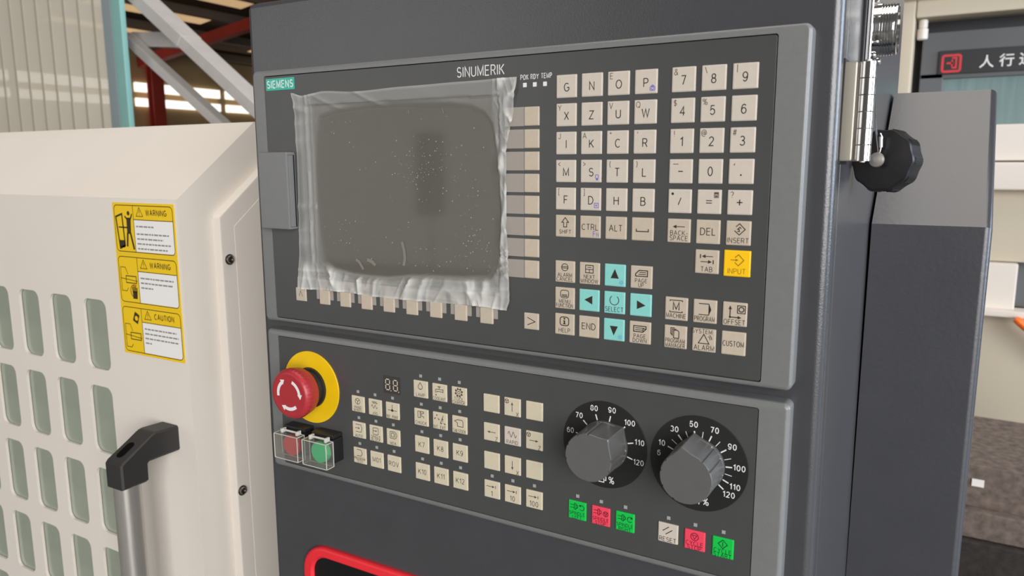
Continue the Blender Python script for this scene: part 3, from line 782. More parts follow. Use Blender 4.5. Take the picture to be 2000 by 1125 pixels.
key(pn, LX, z6, M_KEYG, [D(ALL(Ln([(-1.1, -0.6), (-1.1, 2.4), (-2.4, 2.4), (0, 5.4), (2.4, 2.4), (1.1, 2.4), (1.1, -0.6)], 0.0005, True), T('SHIFT', 0.0036, 0, -0.0036)))])
key(pn, LX + PK, z6, M_KEYG, [D(T('CTRL', 0.0054)), D(ALL(T('F', 0.0048, 0.0030, -0.0042), T('N', 0.0036, 0.0053, -0.0047)), M_INKB, 'blue_symbol')])
key(pn, LX + 2 * PK, z6, M_KEYG, [D(T('ALT', 0.0056))])
key(pn, LX + 3 * PK, z6, M_KEYG, [D(Ln([(-3.8, 0.2), (-3.8, -1.4), (3.8, -1.4), (3.8, 0.2)], 0.0006))])
nums = [[('7', '&'), ('8', '\\'), ('9', '|')], [('4', '$'), ('5', '%'), ('6', '')], [('1', '!'), ('2', '@'), ('3', '#')]]
for j, row in enumerate(nums):
    for i, (a, b) in enumerate(row):
        key(pn, NX + PR * i, LZ - PR * j, M_KEYW, [D(T(a, 0.0074, 0, -0.0004))] + ([sub(b)] if b else []))
z4, z5 = LZ - 3 * PR, LZ - 4 * PR
key(pn, NX, z4, M_KEYW, [D(Ln([(-1.4, 0), (1.4, 0)], 0.0006)), D(Ln([(-4.6, 4.2), (-1.4, 4.2)], 0.0004), M_INKT, 'shifted_legend')])
key(pn, NX + PR, z4, M_KEYW, [D(T('0', 0.0074))])
key(pn, NX + 2 * PR, z4, M_KEYW, [D(Dc(0, -2.0, 0.5)), D(Ln([(-4.0, 3.4), (-3.6, 4.4)], 0.0005), M_INKT, 'shifted_legend')])
key(pn, NX, z5, M_KEYW, [D(Ln([(-0.8, -2.2), (0.8, 2.0)], 0.0005)), D(Dc(-4.3, 4.3, 0.8), None, 'shifted_legend')])
key(pn, NX + PR, z5, M_KEYW, [D(ALL(Ln([(-1.7, 0.7), (1.7, 0.7)], 0.0005), Ln([(-1.7, -0.7), (1.7, -0.7)], 0.0005))), D(ALL(Ln([(3.0, 2.5), (5.2, 2.5), (5.2, 5.4), (3.0, 5.4)], 0.0004, True), Pg([(3.2, 4.3), (5.0, 4.3), (5.0, 5.2), (3.2, 5.2)]), Pg([(3.4, 2.8), (4.8, 2.8), (4.8, 3.8), (3.4, 3.8)])), M_INKT, 'calculator_symbol')])
key(pn, NX + 2 * PR, z5, M_KEYW, [D(ALL(Ln([(-1.6, 0), (1.6, 0)], 0.0006), Ln([(0, -1.6), (0, 1.6)], 0.0006))), sub('?')])
key(pn, NX, z6, M_KEYG, [D(ALL(Arrow(3.6, 2.4, -3.6, 2.4, 2.2, 1.1), T('BACK-', 0.0040, 0.0002, -0.0013), T('SPACE', 0.0040, 0.0001, -0.0044)))])
key(pn, NX + PR, z6, M_KEYG, [D(T('DEL', 0.0060, 0, 0.0002))])
key(pn, NX + 2 * PR, z6, M_KEYG, [D(ALL(Ln([(-1.4, 3.6), (0.6, 5.4), (3.8, 2.2), (0.6, -1.0), (-2.2, 1.4)], 0.0005), Ln([(-0.6, 1.0), (0.6, 1.0), (0.4, 2.2), (-0.4, 2.2), (0.8, 3.4), (1.6, 2.6)], 0.0005), T('INSERT', 0.0042, 0, -0.0042)))])
z7 = LZ - 6 * PR - 0.0001
key(pn, NX + PR, z7, M_KEYG, [D(ALL(Arrow(3.6, 3.2, -3.0, 3.2, 2.2, 1.1), Ln([(-3.8, 2.0), (-3.8, 4.4)], 0.0006), Arrow(-3.6, 0.0, 3.0, 0.0, 2.2, 1.1), Ln([(3.8, -1.2), (3.8, 1.2)], 0.0006), T('TAB', 0.0042, 0, -0.0044)))])
key(pn, NX + 2 * PR, z7, M_KEYY, [D(ALL(Ln([(-1.2, 3.4), (0.8, 5.2), (3.8, 2.0), (0.8, -1.2), (-1.2, 0.6)], 0.0005), Arrow(-3.6, 2.0, 0.8, 2.0, 1.6, 0.8), T('INPUT', 0.0044, 0, -0.0044, 0.86, -0.014)), mat('legend_ink_on_yellow', (150, 108, 20), 0.6))], size=0.0152, label='bright yellow INPUT key')
# navigation block
DZ = -0.14166
def two(a, b, s=0.0035): return ALL(T(a, s, 0, -0.0021), T(b, s, 0, -0.0049))
sun = D(ALL(Ar(4.3, -4.4, 0.75, 0, 360, 0.00035), *[Ln([(4.3 + 1.2 * math.cos(a), -4.4 + 1.2 * math.sin(a)), (4.3 + 1.75 * math.cos(a), -4.4 + 1.75 * math.sin(a))], 0.0003) for a in [PI / 4 * q for q in range(8)]]), M_INKBL, 'blue_symbol')
nav = [
    [(M_KEYG, [D(ALL(Ar(0, 2.9, 2.3), Ln([(-2.3, 3.3), (2.3, 3.3)]), Ln([(-2.3, 2.4), (2.3, 2.4)]), two('ALARM', 'CANCEL')))]),
     (M_KEYG, [D(ALL(Ln([(-2.6, 0.4), (2.6, 0.4), (2.6, 5.2), (-2.6, 5.2)], 0.0005, True), Ln([(-2.6, 2.6), (2.6, 2.6)]), Ln([(0, 0.4), (0, 2.6)]), Ln([(-1.4, 3.9), (1.4, 3.9)], 0.0004), two('NEXT', 'WINDOW')))]),
     (M_KEYT, [D(Pg([(-2.7, -1.9), (2.7, -1.9), (0, 4.0)])), sun]),
     (M_KEYG, [D(ALL(Ln([(-2.8, 0.6), (4.0, 0.6), (4.0, 4.2), (-1.4, 4.2), (-3.6, 2.0), (-3.6, 0.6)], 0.0006, True), Ln([(-1.2, 3.0), (3.2, 3.0)]), Ln([(-1.8, 1.8), (3.2, 1.8)]), two('PAGE', 'UP')))])],
    [(M_KEYG, [D(ALL(RR(-2.9, 2.9, 0.2, 5.2, 1.6), Ln([(-2.0, 2.2), (2.0, 2.2)]), Ln([(-2.0, 1.3), (2.0, 1.3)], 0.0006), two('MENU', 'FUNCTION')))]),
     (M_KEYT, [D(Pg([(-3.2, 0.3), (2.3, -2.5), (2.3, 3.1)]))]),
     (M_KEYT, [D(ALL(Ar(0, 1.6, 3.0, 125, 415), T('SELECT', 0.0042, 0, -0.0042)))]),
     (M_KEYT, [D(Pg([(-2.3, -2.6), (3.3, 0), (-2.3, 2.8)]))])],
    [(M_KEYG, [D(ALL(RR(-3.1, 3.1, -0.8, 4.8, 1.6, 0.0006), Dc(0, 3.7, 0.6), Pg([(-0.5, 0.3), (0.5, 0.3), (0.5, 2.6), (-0.9, 2.6), (-0.9, 2.2), (-0.5, 2.2)]), Ln([(-1.0, 0.3), (1.0, 0.3)], 0.0005), T('HELP', 0.0040, 0, -0.0040)))]),
     (M_KEYG, [D(T('END', 0.0060, 0, 0.0004))]),
     (M_KEYT, [D(Pg([(0, -3.6), (2.7, 2.4), (-2.7, 2.4)])), sun]),
     (M_KEYG, [D(ALL(Ln([(-4.0, 0.6), (2.0, 0.6), (4.0, 2.6), (4.0, 4.2), (-4.0, 4.2)], 0.0006, True), Ln([(-3.0, 3.0), (3.0, 3.0)]), Ln([(-3.0, 1.8), (2.0, 1.8)]), Ln([(2.0, 0.6), (2.0, 2.6), (4.0, 2.6)]), two('PAGE', 'DOWN')))])]]
for j, row in enumerate(nav):
    for i, (m_, dr_) in enumerate(row): key(pn, LX + PK * i, DZ - PR * j, m_, dr_)
MZ = -0.15919
mach = [
    [D(ALL(Ln([(-3.8, 4.4), (-3.8, 5.2), (3.8, 5.2), (3.8, 4.4)], 0.0005), Ln([(-3.8, -1.2), (-3.8, -2.0), (3.8, -2.0), (3.8, -1.2)], 0.0005), T('M', 0.0072, 0, 0.0016), T('MACHINE', 0.0040, 0, -0.0042, 0.8))),
     D(ALL(Ln([(-3.6, 4.6), (2.4, 4.6)], 0.0005), Ln([(-3.6, -2.0), (2.4, -2.0)], 0.0005), Ln([(2.4, -2.0), (2.4, 4.6)], 0.0004), Pg([(2.4, -2.2), (3.8, 1.3), (2.4, 4.8)]), T('PROGRAM', 0.0041, 0, -0.0044, 0.8))),
     D(ALL(Arrow(-2.6, -1.8, -2.6, 5.0, 2.2, 1.0, 0.0006), Arrow(-2.6, -1.8, 4.0, -1.8, 2.2, 1.0, 0.0006), Dc(-2.6, -1.8, 0.6), Ln([(1.6, 0.8), (6.0, 0.8), (6.0, 5.2), (1.6, 5.2)], 0.0005, True), Ar(3.8, 3.0, 1.4, 0, 360, 0.0006), T('OFFSET', 0.0042, 0, -0.0046, 0.84)))],
    [D(ALL(Ln([(-2.8, 1.6), (-2.8, 5.6), (-0.4, 5.6)], 0.0005), Ln([(-1.9, 0.6), (-1.9, 4.8), (0.6, 4.8)], 0.0005), Ln([(-1.0, -0.6), (2.2, -0.6), (2.2, 3.4), (1.4, 4.2), (-1.0, 4.2)], 0.0005, True), Ln([(-2.8, 1.6), (-1.9, 1.6)]), T('PROGRAM', 0.0036, 0, -0.0023, 0.8), T('MANAGER', 0.0036, 0, -0.0052, 0.8))),
     D(ALL(T('SYSTEM', 0.0037, -0.0012, 0.0053, 0.84), Ln([(-3.2, -2.0), (3.2, -2.0), (0, 3.6)], 0.0005, True), Ar(1.2, 0.4, 2.6, 0, 55, 0.0004), Ar(1.2, 0.4, 3.6, 5, 55, 0.0004), T('ALARM', 0.0044, 0.0003, -0.0046, 0.84))),
     D(T('CUSTOM', 0.0046, 0, -0.0002, 0.84))]]
for j, row in enumerate(mach):
    for i, d_ in enumerate(row): key(pn, NX + PR * i, MZ - PR * j, M_KEYG, [d_])
# soft keys with printed label fields
for i in range(8):
    x = 0.0681 + i * 0.0214
    obj('label_field', MB().box(x - 0.0088, x + 0.0088, -0.00002, 0.0003, -0.1782, -0.1625), M_TABG, pn, smooth=0)
    key(pn, x, -0.1763, M_KEYG, [], size=0.0106, sz=0.0116, y=-0.00002)
    z = -0.0429 - i * 0.01414
    obj('label_field', MB().box(0.2330, 0.2474, -0.00002, 0.0003, z - 0.0060, z + 0.0060), M_TABG, pn, smooth=0)
    key(pn, 0.2531, z, M_KEYG, [], size=0.0110, sz=0.0120)
key(pn, 0.0426, -0.1760, M_KEYG, [D(Ln([(-1.9, -1.6), (0, 2.8), (1.9, -1.6)], 0.00035))], size=0.0112, sz=0.0108)
key(pn, 0.2530, -0.1769, M_KEYG, [D(Ln([(-2.8, 2.6), (3.0, 0.0), (-2.8, -2.6)], 0.0005))], size=0.0112, sz=0.0112)

# ---- protective film over the display
fl = empty('protective_film', (0.14, -0.002, -0.172), 'clear crinkled protective plastic film stuck over the display', 'plastic film')
rnd = random.Random(7)
def interp(tab, t):
    for (a, va), (b, vb) in zip(tab, tab[1:]):
        if t <= b: 
            q = (t - a) / (b - a); q = q * q * (3 - 2 * q); return va + (vb - va) * q
    return tab[-1][1]
def hsh(i, j): 
    v_ = math.sin(i * 127.1 + j * 311.7) * 43758.5453; return v_ - math.floor(v_)
def vn(x, y):
    i, j = math.floor(x), math.floor(y); fx, fy = x - i, y - j; fx = fx * fx * (3 - 2 * fx); fy = fy * fy * (3 - 2 * fy)
    return (hsh(i, j) * (1 - fx) + hsh(i + 1, j) * fx) * (1 - fy) + (hsh(i, j + 1) * (1 - fx) + hsh(i + 1, j + 1) * fx) * fy
Lx = [(0, 0.0435), (0.06, 0.0455), (0.3, 0.0458), (0.7, 0.0445), (1, 0.0412)]
Rx = [(0, 0.2428), (0.12, 0.2400), (0.3, 0.2350), (0.55, 0.2345), (0.85, 0.2362), (0.95, 0.2366), (1, 0.2345)]
Tz = [(0, -0.0187), (0.06, -0.0212), (0.16, -0.0188), (0.32, -0.0205), (0.55, -0.0192), (0.8, -0.0185), (1, -0.0180)]
Bz = [(0, -0.1712), (0.2, -0.1700), (0.45, -0.1712), (0.7, -0.1708), (0.9, -0.1698), (1, -0.1712)]
# stuck-down area: bowed outline of the part that clings to the glass
SP = [(0.0708, -0.0387), (0.0875, -0.0348), (0.1172, -0.0329), (0.1544, -0.0329), (0.1892, -0.0342), (0.2057, -0.0366), (0.2158, -0.0409), (0.2209, -0.0477), (0.2232, -0.0595), (0.2254, -0.0763), (0.2273, -0.1001), (0.2280, -0.1172), (0.2258, -0.1347), (0.2233, -0.1447), (0.2187, -0.1493), (0.1955, -0.1513), (0.1735, -0.1518), (0.1505, -0.1535), (0.1314, -0.1562), (0.1117, -0.1563), (0.0965, -0.1558), (0.0784, -0.1528), (0.0692, -0.1469), (0.0666, -0.1278), (0.0648, -0.1039), (0.0648, -0.0764), (0.0668, -0.0532)]
def stuck(x, z):
    """signed distance in metres, > 0 inside"""
    best = 1e9; ins = False
    for k_ in range(len(SP)):
        (ax_, az_), (bx_, bz_) = SP[k_ - 1], SP[k_]
        dx, dz = bx_ - ax_, bz_ - az_
        t_ = max(0.0, min(1.0, ((x - ax_) * dx + (z - az_) * dz) / (dx * dx + dz * dz)))
        ex, ez = x - ax_ - t_ * dx, z - az_ - t_ * dz
        d2 = ex * ex + ez * ez
        if d2 < best: best = d2
        if (az_ > z) != (bz_ > z) and x < ax_ + (z - az_) * dx / dz: ins = not ins
    d_ = math.sqrt(best)
    return d_ if ins else -d_
NXF, NZF = 190, 150
fm = MB(); haze = []
for j in range(NZF + 1):
    t = j / NZF
    for i in range(NXF + 1):
        s_ = i / NXF
        xa, xb = interp(Lx, t), interp(Rx, t)
        za, zb = interp(Tz, s_), interp(Bz, s_)
        x = xa + (xb - xa) * s_; z = za + (zb - za) * t
        d = stuck(x, z)
        edge = max(0, min(1, -d / 0.0035)); edge = edge * edge * (3 - 2 * edge)
        low = max(0, min(1, (-0.148 - z) / 0.006)); left = max(0, min(1, (0.066 - x) / 0.006)) * (1 - low); right = max(0, min(1, (x - 0.2215) / 0.005)) * (1 - low); topm = max(0, min(1, (z + 0.036) / 0.006))
        # pleats fanning out at the bottom, soft folds on the left, crumples on the right
        fan = x + (z + 0.150) * (0.9 * (vn(x * 30, 3.1) - 0.5))
        pl = abs(vn(fan * 62, 5.3 + z * 10) * 2 - 1); pr1 = max(0, 1 - pl * 3.0)
        pl2 = abs(vn(fan * 150 + 4.4, z * 45 + 9) * 2 - 1); pr2 = max(0, 1 - pl2 * 3.2)
        hor = max(0, 1 - abs(vn(x * 14 + 2.2, z * 170) * 2 - 1) * 2.5)
        fold = max(0, 1 - abs((x - 0.0583) / 0.0022)) + 0.8 * max(0, 1 - abs((x - 0.0622) / 0.0016)) + 0.4 * max(0, 1 - abs((x - 0.0515) / 0.004))
        ban = max(0, 1 - abs(vn(3.7, z * 62) * 2 - 1) * 2.2)
        cr = max(0, 1 - abs(vn(x * 170 + 11 + z * 120 * (vn(z * 40, 7.7) - 0.5), z * 55) * 2 - 1) * 3.0)
        cr2 = max(0, 1 - abs(vn(x * 300 + 5, z * 110 + x * 200) * 2 - 1) * 3.0)
        tw = max(0, 1 - abs(vn(x * 26 + z * 60, 1.2) * 2 - 1) * 3.0)
        lift = low * (0.0006 + 0.0026 * pr1 + 0.0010 * pr2 + 0.0005 * hor) + left * (0.0005 + 0.0008 * fold + 0.0007 * ban) + right * (0.0005 + 0.0014 * cr + 0.0007 * cr2) + topm * (0.0004 + 0.0010 * tw)
        rec = 0.0016 if (SX0 + 0.0006 < x < SX1 - 0.0006 and SZ0 + 0.0006 < z < SZ1 - 0.0006) else -0.0003
        y = 0.0018 * (1 - edge) + edge * (min(rec, 0.0008) - lift)
        bump_ = 0.0
        hz_ = 0.09 * (1 - edge) + edge * (0.19 + low * (0.09 + 0.32 * pr1 + 0.20 * pr2 + 0.12 * hor + 0.10 * vn(x * 40, z * 40)) + left * (0.04 + 0.20 * fold + 0.12 * ban * max(0, 1 - abs(x - 0.050) / 0.008)) + right * (0.13 + 0.30 * cr + 0.18 * cr2) + topm * (0.04 + 0.10 * tw))
        rim = math.exp(-((d + 0.0006) / 0.0010) ** 2); hz_ += rim * (0.14 * low + 0.08 * right + 0.03)
        et = min(s_ * (xb - xa), (1 - s_) * (xb - xa)); ez = min(t, 1 - t) * abs(zb - za)
        if min(et, ez) < 0.0011: hz_ += 0.12
        fm.v.append((x, y - bump_, z)); haze.append(min(0.95, hz_))
for j in range(NZF):
    for i in range(NXF):
        a = j * (NXF + 1) + i
        fm.f.append((a, a + NXF + 1, a + NXF + 2, a + 1))
m = bpy.data.materials.new('plastic_film'); m.use_nodes = True
nt = m.node_tree; nt.nodes.clear()
out = nt.nodes.new('ShaderNodeOutputMaterial'); tr = nt.nodes.new('ShaderNodeBsdfTransparent'); df = nt.nodes.new('ShaderNodeBsdfDiffuse'); gl = nt.nodes.new('ShaderNodeBsdfGlossy')
df.inputs[0].default_value = (0.70, 0.685, 0.64, 1); gl.inputs[0].default_value = (1, 0.97, 0.9, 1)
at_ = nt.nodes.new('ShaderNodeAttribute'); at_.attribute_name = 'haze'
ra = nt.nodes.new('ShaderNodeMath'); ra.operation = 'MULTIPLY_ADD'; ra.inputs[1].default_value = 0.5; ra.inputs[2].default_value = 0.01
nt.links.new(at_.outputs['Fac'], ra.inputs[0]); nt.links.new(ra.outputs[0], gl.inputs['Roughness'])
m1 = nt.nodes.new('ShaderNodeMixShader'); m2 = nt.nodes.new('ShaderNodeMixShader'); fz = facing_fresnel(nt, 0.014, 0.5)
nt.links.new(at_.outputs['Fac'], m1.inputs[0]); nt.links.new(tr.outputs[0], m1.inputs[1]); nt.links.new(df.outputs[0], m1.inputs[2])
nt.links.new(fz.outputs[0], m2.inputs[0]); nt.links.new(m1.outputs[0], m2.inputs[1]); nt.links.new(gl.outputs[0], m2.inputs[2]); nt.links.new(m2.outputs[0], out.inputs[0])
fo_ = obj('film_sheet', fm, m, fl, smooth=180, recalc=False)
at2 = fo_.data.attributes.new('haze', 'FLOAT', 'POINT'); at2.data.foreach_set('value', haze)
# dust specks and bubbles trapped under the film
M_SPK = mat('trapped_dust', (160, 154, 144), 0.6)
sp = MB()
for cx, cz, sx_, sz_, n in ((0.088, -0.045, 0.006, 0.006, 14), (0.158, -0.075, 0.009, 0.014, 70), (0.190, -0.075, 0.014, 0.016, 45), (0.208, -0.128, 0.010, 0.016, 60), (0.095, -0.128, 0.016, 0.014, 30), (0.16, -0.10, 0.035, 0.030, 40), (0.175, -0.142, 0.012, 0.006, 24)):
    for q in range(n):
        x = rnd.gauss(cx, sx_); z = rnd.gauss(cz, sz_)
        if stuck(x, z) > 0.003: sp.disc((x, z), rnd.choice((0.00022, 0.0003, 0.00035, 0.0005)), 0.00165, 6)
bo = flat('dust_specks', sp, M_SPK, fl); bo['kind'] = 'stuff'
st_ = MB()
st_.line([(0.1445, -0.1290), (0.1462, -0.1350), (0.1468, -0.1410), (0.1455, -0.1465)], 0.0024, 0.0016)
st_.line([(0.1000, -0.1445), (0.1030, -0.1462), (0.1052, -0.1492), (0.1070, -0.1518)], 0.0022, 0.0016)
st_.line([(0.1110, -0.1440), (0.1150, -0.1452), (0.1190, -0.1478)], 0.0026, 0.0016)
st_.line([(0.1535, -0.0352), (0.1540, -0.0380)], 0.0007, 0.0016); st_.line([(0.1820, -0.0350), (0.1836, -0.0385)], 0.0007, 0.0016)
flat('air_streaks', st_, mat('air_streak', (128, 122, 112), 0.5), fl)
# ================================================================ machine control panel
mp = empty('control_unit', (0.21, 0.006, -0.3285), 'lower dark grey machine control panel with emergency stop and two rotary dials', 'control panel')
f = MB(); rr_frame(f, (0, W, -0.3287, -0.2083), 0.004, (0.0132, 0.4028, -0.3240, -0.2132), 0.0015, 0, 0.0119, 0.0030, 5)
obj('bezel', f, M_BEZEL, mp, weld=True, smooth=40, label='grey plastic bezel')
obj('gap_backing', MB().box(0.008, 0.412, 0.004, 0.011, -0.3265, -0.2105), M_GAP, mp, smooth=0)
obj('membrane', rr_plate(MB(), 0.0137, 0.4023, -0.3235, -0.2137, 0.001, 0.0003, 0.0035), M_MEMB, mp, smooth=0, label='dark grey membrane')
KM_S = 0.0130
TW[0] = 0.0112
def led(x, z, dz=0.0101): obj('key_lamp', MB().box(x - 0.0011, x + 0.0011, -0.0002, 0.0006, z + dz - 0.0011, z + dz + 0.0011), M_LED, mp, smooth=0)
def mkey(x, z, draw, lamp=True, m_=None, ink=None, lab=None):
    key(mp, x, z, m_ or M_KEYM, [D(draw, ink or M_INKT)] if draw else [], size=KM_S, label=lab)
    if lamp: led(x, z)
wheel = lambda cx, cz, r: ALL(Ar(cx, cz, r), Ln([(cx, cz), (cx, cz - r)]), Ln([(cx, cz), (cx - r * 0.8, cz + r * 0.55)]), Ln([(cx, cz), (cx + r * 0.8, cz + r * 0.55)]))
wave = lambda x0, z0, n, dx, a: Ln([(x0 + dx * i / 12, z0 + a * math.sin(PI * i / 6.0)) for i in range(12 * n + 1)], 0.0004)
S2 = 0.0031
g1 = [
    [ALL(wheel(0, 2.4, 2.4), T('HAND', S2, 0, -0.0024), T('WHEEL', S2, 0, -0.0048)), ALL(wave(-2.6, 4.0, 3, 1.7, 0.9), wave(-3.4, 0.6, 2, 3.0, 1.3), T('JOG', S2, 0, -0.0046)), ALL(Ln([(0, 0), (0, 5)]), Ln([(-4, 0.4), (4.6, 0.4)]), Dc(0, 0.4, 1.1), T('REF. POINT', 0.0032, 0, -0.0046, 0.58))],
    [ALL(Arrow(-3.6, 1.6, 1.2, 1.6, 1.6, 0.9), Ln([(-3, 4.6), (2.4, 4.6), (3.4, 1.6), (2.4, -1.4), (-3, -1.4)]), T('AUTO', S2, 0, -0.0046)), ALL(RR(-2.6, 2.6, -0.6, 4.8, 0.6), Arrow(-2.4, 2.2, 1.4, 2.2, 1.4, 0.8), T('SINGLE', S2, 0, -0.0025), T('BLOCK', S2, 0, -0.0049)), ALL(RR(-2.8, 2.2, -0.8, 4.8, 0.6), RR(-1.6, 1.0, 0.4, 3.6, 0.4), Ln([(3.0, 4.4), (3.8, 2.0), (3.0, -0.4)]), T('MDA', S2, 0, -0.0046))],
    [ALL(Ln([(-2.8, 5.0), (1.6, 5.0), (2.8, 2.4), (1.6, 0.0), (-2.8, 0.0)], 0.0005), T('PROGRAM', 0.0031, 0, -0.0022, 0.70), T('TEST', S2, 0, -0.0046)), T('M01', 0.0056), T('ROV', 0.0056)]]
for j, row in enumerate(g1):
    for i, d_ in enumerate(row): mkey((0.0983, 0.1155, 0.1326)[i], (-0.2590, -0.2803, -0.3017)[j], d_)
gear = ALL(Ar(0, 2.6, 2.3), Ar(0, 2.6, 1.0), *[Dc(2.9 * math.cos(a), 2.6 + 2.9 * math.sin(a), 0.75) for a in [PI / 4 * q + .3 for q in range(8)]])
g2 = [
    [ALL(Ar(0, 1.9, 1.9, 140, 400), Ln([(-1.4, 3.1), (0, 5.2), (1.4, 3.1)]), Ln([(-1, 0.2), (1, 0.2)]), T('LAMP', 0.0036, 0, -0.0042)), ALL(Ln([(-3.4, -0.6), (-3.4, 1.6), (-2.6, 2.4), (3.4, 2.4)]), Ln([(-2.2, -0.2), (-2.2, 0.8), (3.4, 0.8)]), Ln([(3.4, 0.2), (3.4, 3.0)]), Ln([(0, 2.4), (0, 4.4)]), Ln([(-1.4, 4.4), (1.4, 4.4)], 0.0006), Dc(-2.9, -2.0, 0.6), T('COOLANT', 0.0036, 0, -0.0046, 0.62)), ALL(gear, T('TOOL', 0.0036, 0, -0.0022), T('CHANGE', 0.0036, 0, -0.0048, 0.72))],
    [ALL(RR(-2.8, -0.6, -0.4, 4.6, 0.4), Ln([(-0.4, -0.4), (-0.4, 4.6), (2.6, 4.6), (2.6, 3.4), (0.8, 3.4), (0.8, 0.8), (2.6, 0.8), (2.6, -0.4)]), T('CHUCK', 0.0036, 0, -0.0042)), ALL(Arrow(-2.6, 3.4, -2.6, 5.2, 1.2, 0.7), Arrow(-3.6, 2.4, -5.0, 0.8, 1.2, 0.7), Arrow(-1.8, 2.2, -0.2, 0.6, 1.2, 0.7), Ln([(3.2, 4.6), (0.4, -1.6)]), Arrow(2.6, -0.2, 2.6, 2.6, 1.2, 0.7), Arrow(2.2, -1.2, 0.4, -2.0, 1.2, 0.7), Arrow(3.2, -1.0, 5.2, -2.2, 1.2, 0.7), T('INT.', 0.0036, -0.0034, -0.0047, 0.7), T('EXT.', 0.0036, 0.0030, -0.0047, 0.7)), ALL(Ln([(-4.0, 2.6), (-1.6, 3.8), (2.4, 3.8), (3.2, 2.8), (3.2, -1.2), (-1.6, -1.2), (-1.6, 1.4)], 0.0005, True), T('TAILSTOCK', 0.0036, 0, -0.0046, 0.5))],
    [T('K7', 0.0056), T('K8', 0.0056), T('K9', 0.0056)], [T('K10', 0.0056), T('K11', 0.0056), T('K12', 0.0056)]]
for j, row in enumerate(g2):
    for i, d_ in enumerate(row): mkey((0.1597, 0.1768, 0.1940)[i], (-0.2378, -0.2595, -0.2809, -0.3024)[j], d_)
axl = lambda t: T(t, 0.0046, 0.0042, -0.0046)
step = lambda t: ALL(Arrow(-4.4, 2.2, 2.4, 2.2, 2.0, 1.0), Ln([(3.2, 1.2), (3.2, 3.4)], 0.0005), T(t, 0.0054, 0, -0.0030))
g3 = [[None, ALL(wheel(-4.2, 4.0, 1.5), Arrow(0, -3.2, 0, 3.8, 2.2, 0.9), axl('X')), None],
      [ALL(Arrow(3.6, 0.2, -3.4, 0.2, 2.2, 0.9), axl('Z')), ALL(wave(-3.4, 1.4, 2, 3.4, 2.0), T('RAPID', 0.0038, 0, -0.0042)), ALL(wheel(-4.2, 4.0, 1.5), Arrow(-3.6, 0, 3.4, 0, 2.2, 0.9), axl('Z'))],
      [None, ALL(Arrow(0, 3.4, 0, -3.2, 2.2, 0.9), axl('X')), None], [step('1'), step('10'), step('100')]]
for j, row in enumerate(g3):
    for i, d_ in enumerate(row): mkey((0.2211, 0.2381, 0.2553)[i], (-0.2391, -0.2602, -0.2816, -0.3031)[j], d_, lamp=j == 3, m_=M_KEYW if (i, j) == (1, 1) else None)
chuck = lambda cx: ALL(Ln([(cx - 4.2, 3.6), (cx - 1.2, 3.6)], 0.0004), Ln([(cx - 4.2, 1.6), (cx - 1.2, 1.6)], 0.0004), RR(cx - 1.2, cx + 0.0, 0.6, 4.8, 0.3), Ln([(cx, 4.0), (cx + 1.2, 3.4), (cx + 1.2, 2.0), (cx, 1.4)]))
tris = lambda cx, cz, r: ALL(Ar(cx, cz, r), Ln([(cx - r * 0.6, cz + r * 0.4), (cx + r * 0.6, cz + r * 0.4), (cx, cz - r * 0.65)], 0.0004, True))
ZB = -0.3032
mkey(0.2882, ZB, ALL(chuck(-0.8), Ar(3.4, 2.4, 1.7, -140, 130), Pg([(1.0, 3.9), (2.6, 2.9), (2.8, 4.6)]), two('SPINDLE', 'LEFT', 0.0034)), m_=M_KEYGR, ink=M_INKG, lab='green SPINDLE LEFT key')
mkey(0.3053, ZB, ALL(chuck(-0.8), tris(3.6, 2.2, 1.7), two('SPINDLE', 'STOP', 0.0034)), m_=M_KEYR, ink=M_INKR, lab='red SPINDLE STOP key')
mkey(0.3223, ZB, ALL(chuck(-0.8), Ar(3.4, 2.4, 1.7, 50, 320), Pg([(3.8, 2.8), (5.6, 3.2), (4.4, 4.6)]), two('SPINDLE', 'RIGHT', 0.0034)), m_=M_KEYGR, ink=M_INKG, lab='green SPINDLE RIGHT key')
mkey(0.3512, -0.3037, ALL(Ln([(-3.4, 1.2), (0.6, 4.4)], 0.0005), Ln([(-1.4, -0.8), (2.8, 2.6)], 0.0005), T('RESET', 0.0042, 0, -0.0042)), m_=M_KEYW, ink=M_INK, lab='cream RESET key')
mkey(0.3683, -0.3041, ALL(tris(0, 2.4, 2.4), two('CYCLE', 'STOP', 0.0040)), m_=M_KEYR, ink=M_INKR, lab='red CYCLE STOP key')
mkey(0.3857, -0.3045, ALL(Ln([(-2.8, 2.4), (0, -0.4), (2.8, 2.4), (0, 5.2)], 0.0005, True), Ln([(0, 1.0), (0, 3.8)], 0.0005), two('CYCLE', 'START', 0.0040)), m_=M_KEYGR, ink=M_INKG, lab='green CYCLE START key')
# seven segment display
dp = obj('number_display', rr_plate(MB(), 0.1243, 0.1402, -0.2456, -0.2320, 0.0005, 0.0000, 0.0006), mat('display_window', (62, 58, 54), 0.3), mp, smooth=0, label='two digit number display')
sg = MB(); y = -0.00006
for cx in (0.1284, 0.1358):
    hw, hh, g = 0.0019, 0.0041, 0.0005
    for zc in (hh, 0, -hh): sg.rect(cx - hw + g, cx + hw - g, -0.2387 + zc - 0.0004, -0.2387 + zc + 0.0004, y)
    for sx_ in (-hw, hw):
        for a, b in ((g, hh - g), (-hh + g, -g)): sg.rect(cx + sx_ - 0.0004, cx + sx_ + 0.0004, -0.2387 + a, -0.2387 + b, y)
    sg.disc((cx + 0.0030, -0.2387 - hh - 0.0006), 0.0005, y, 8)
flat('digit_segments', sg, mat('segment_grey', (205, 190, 170), 0.5), dp)

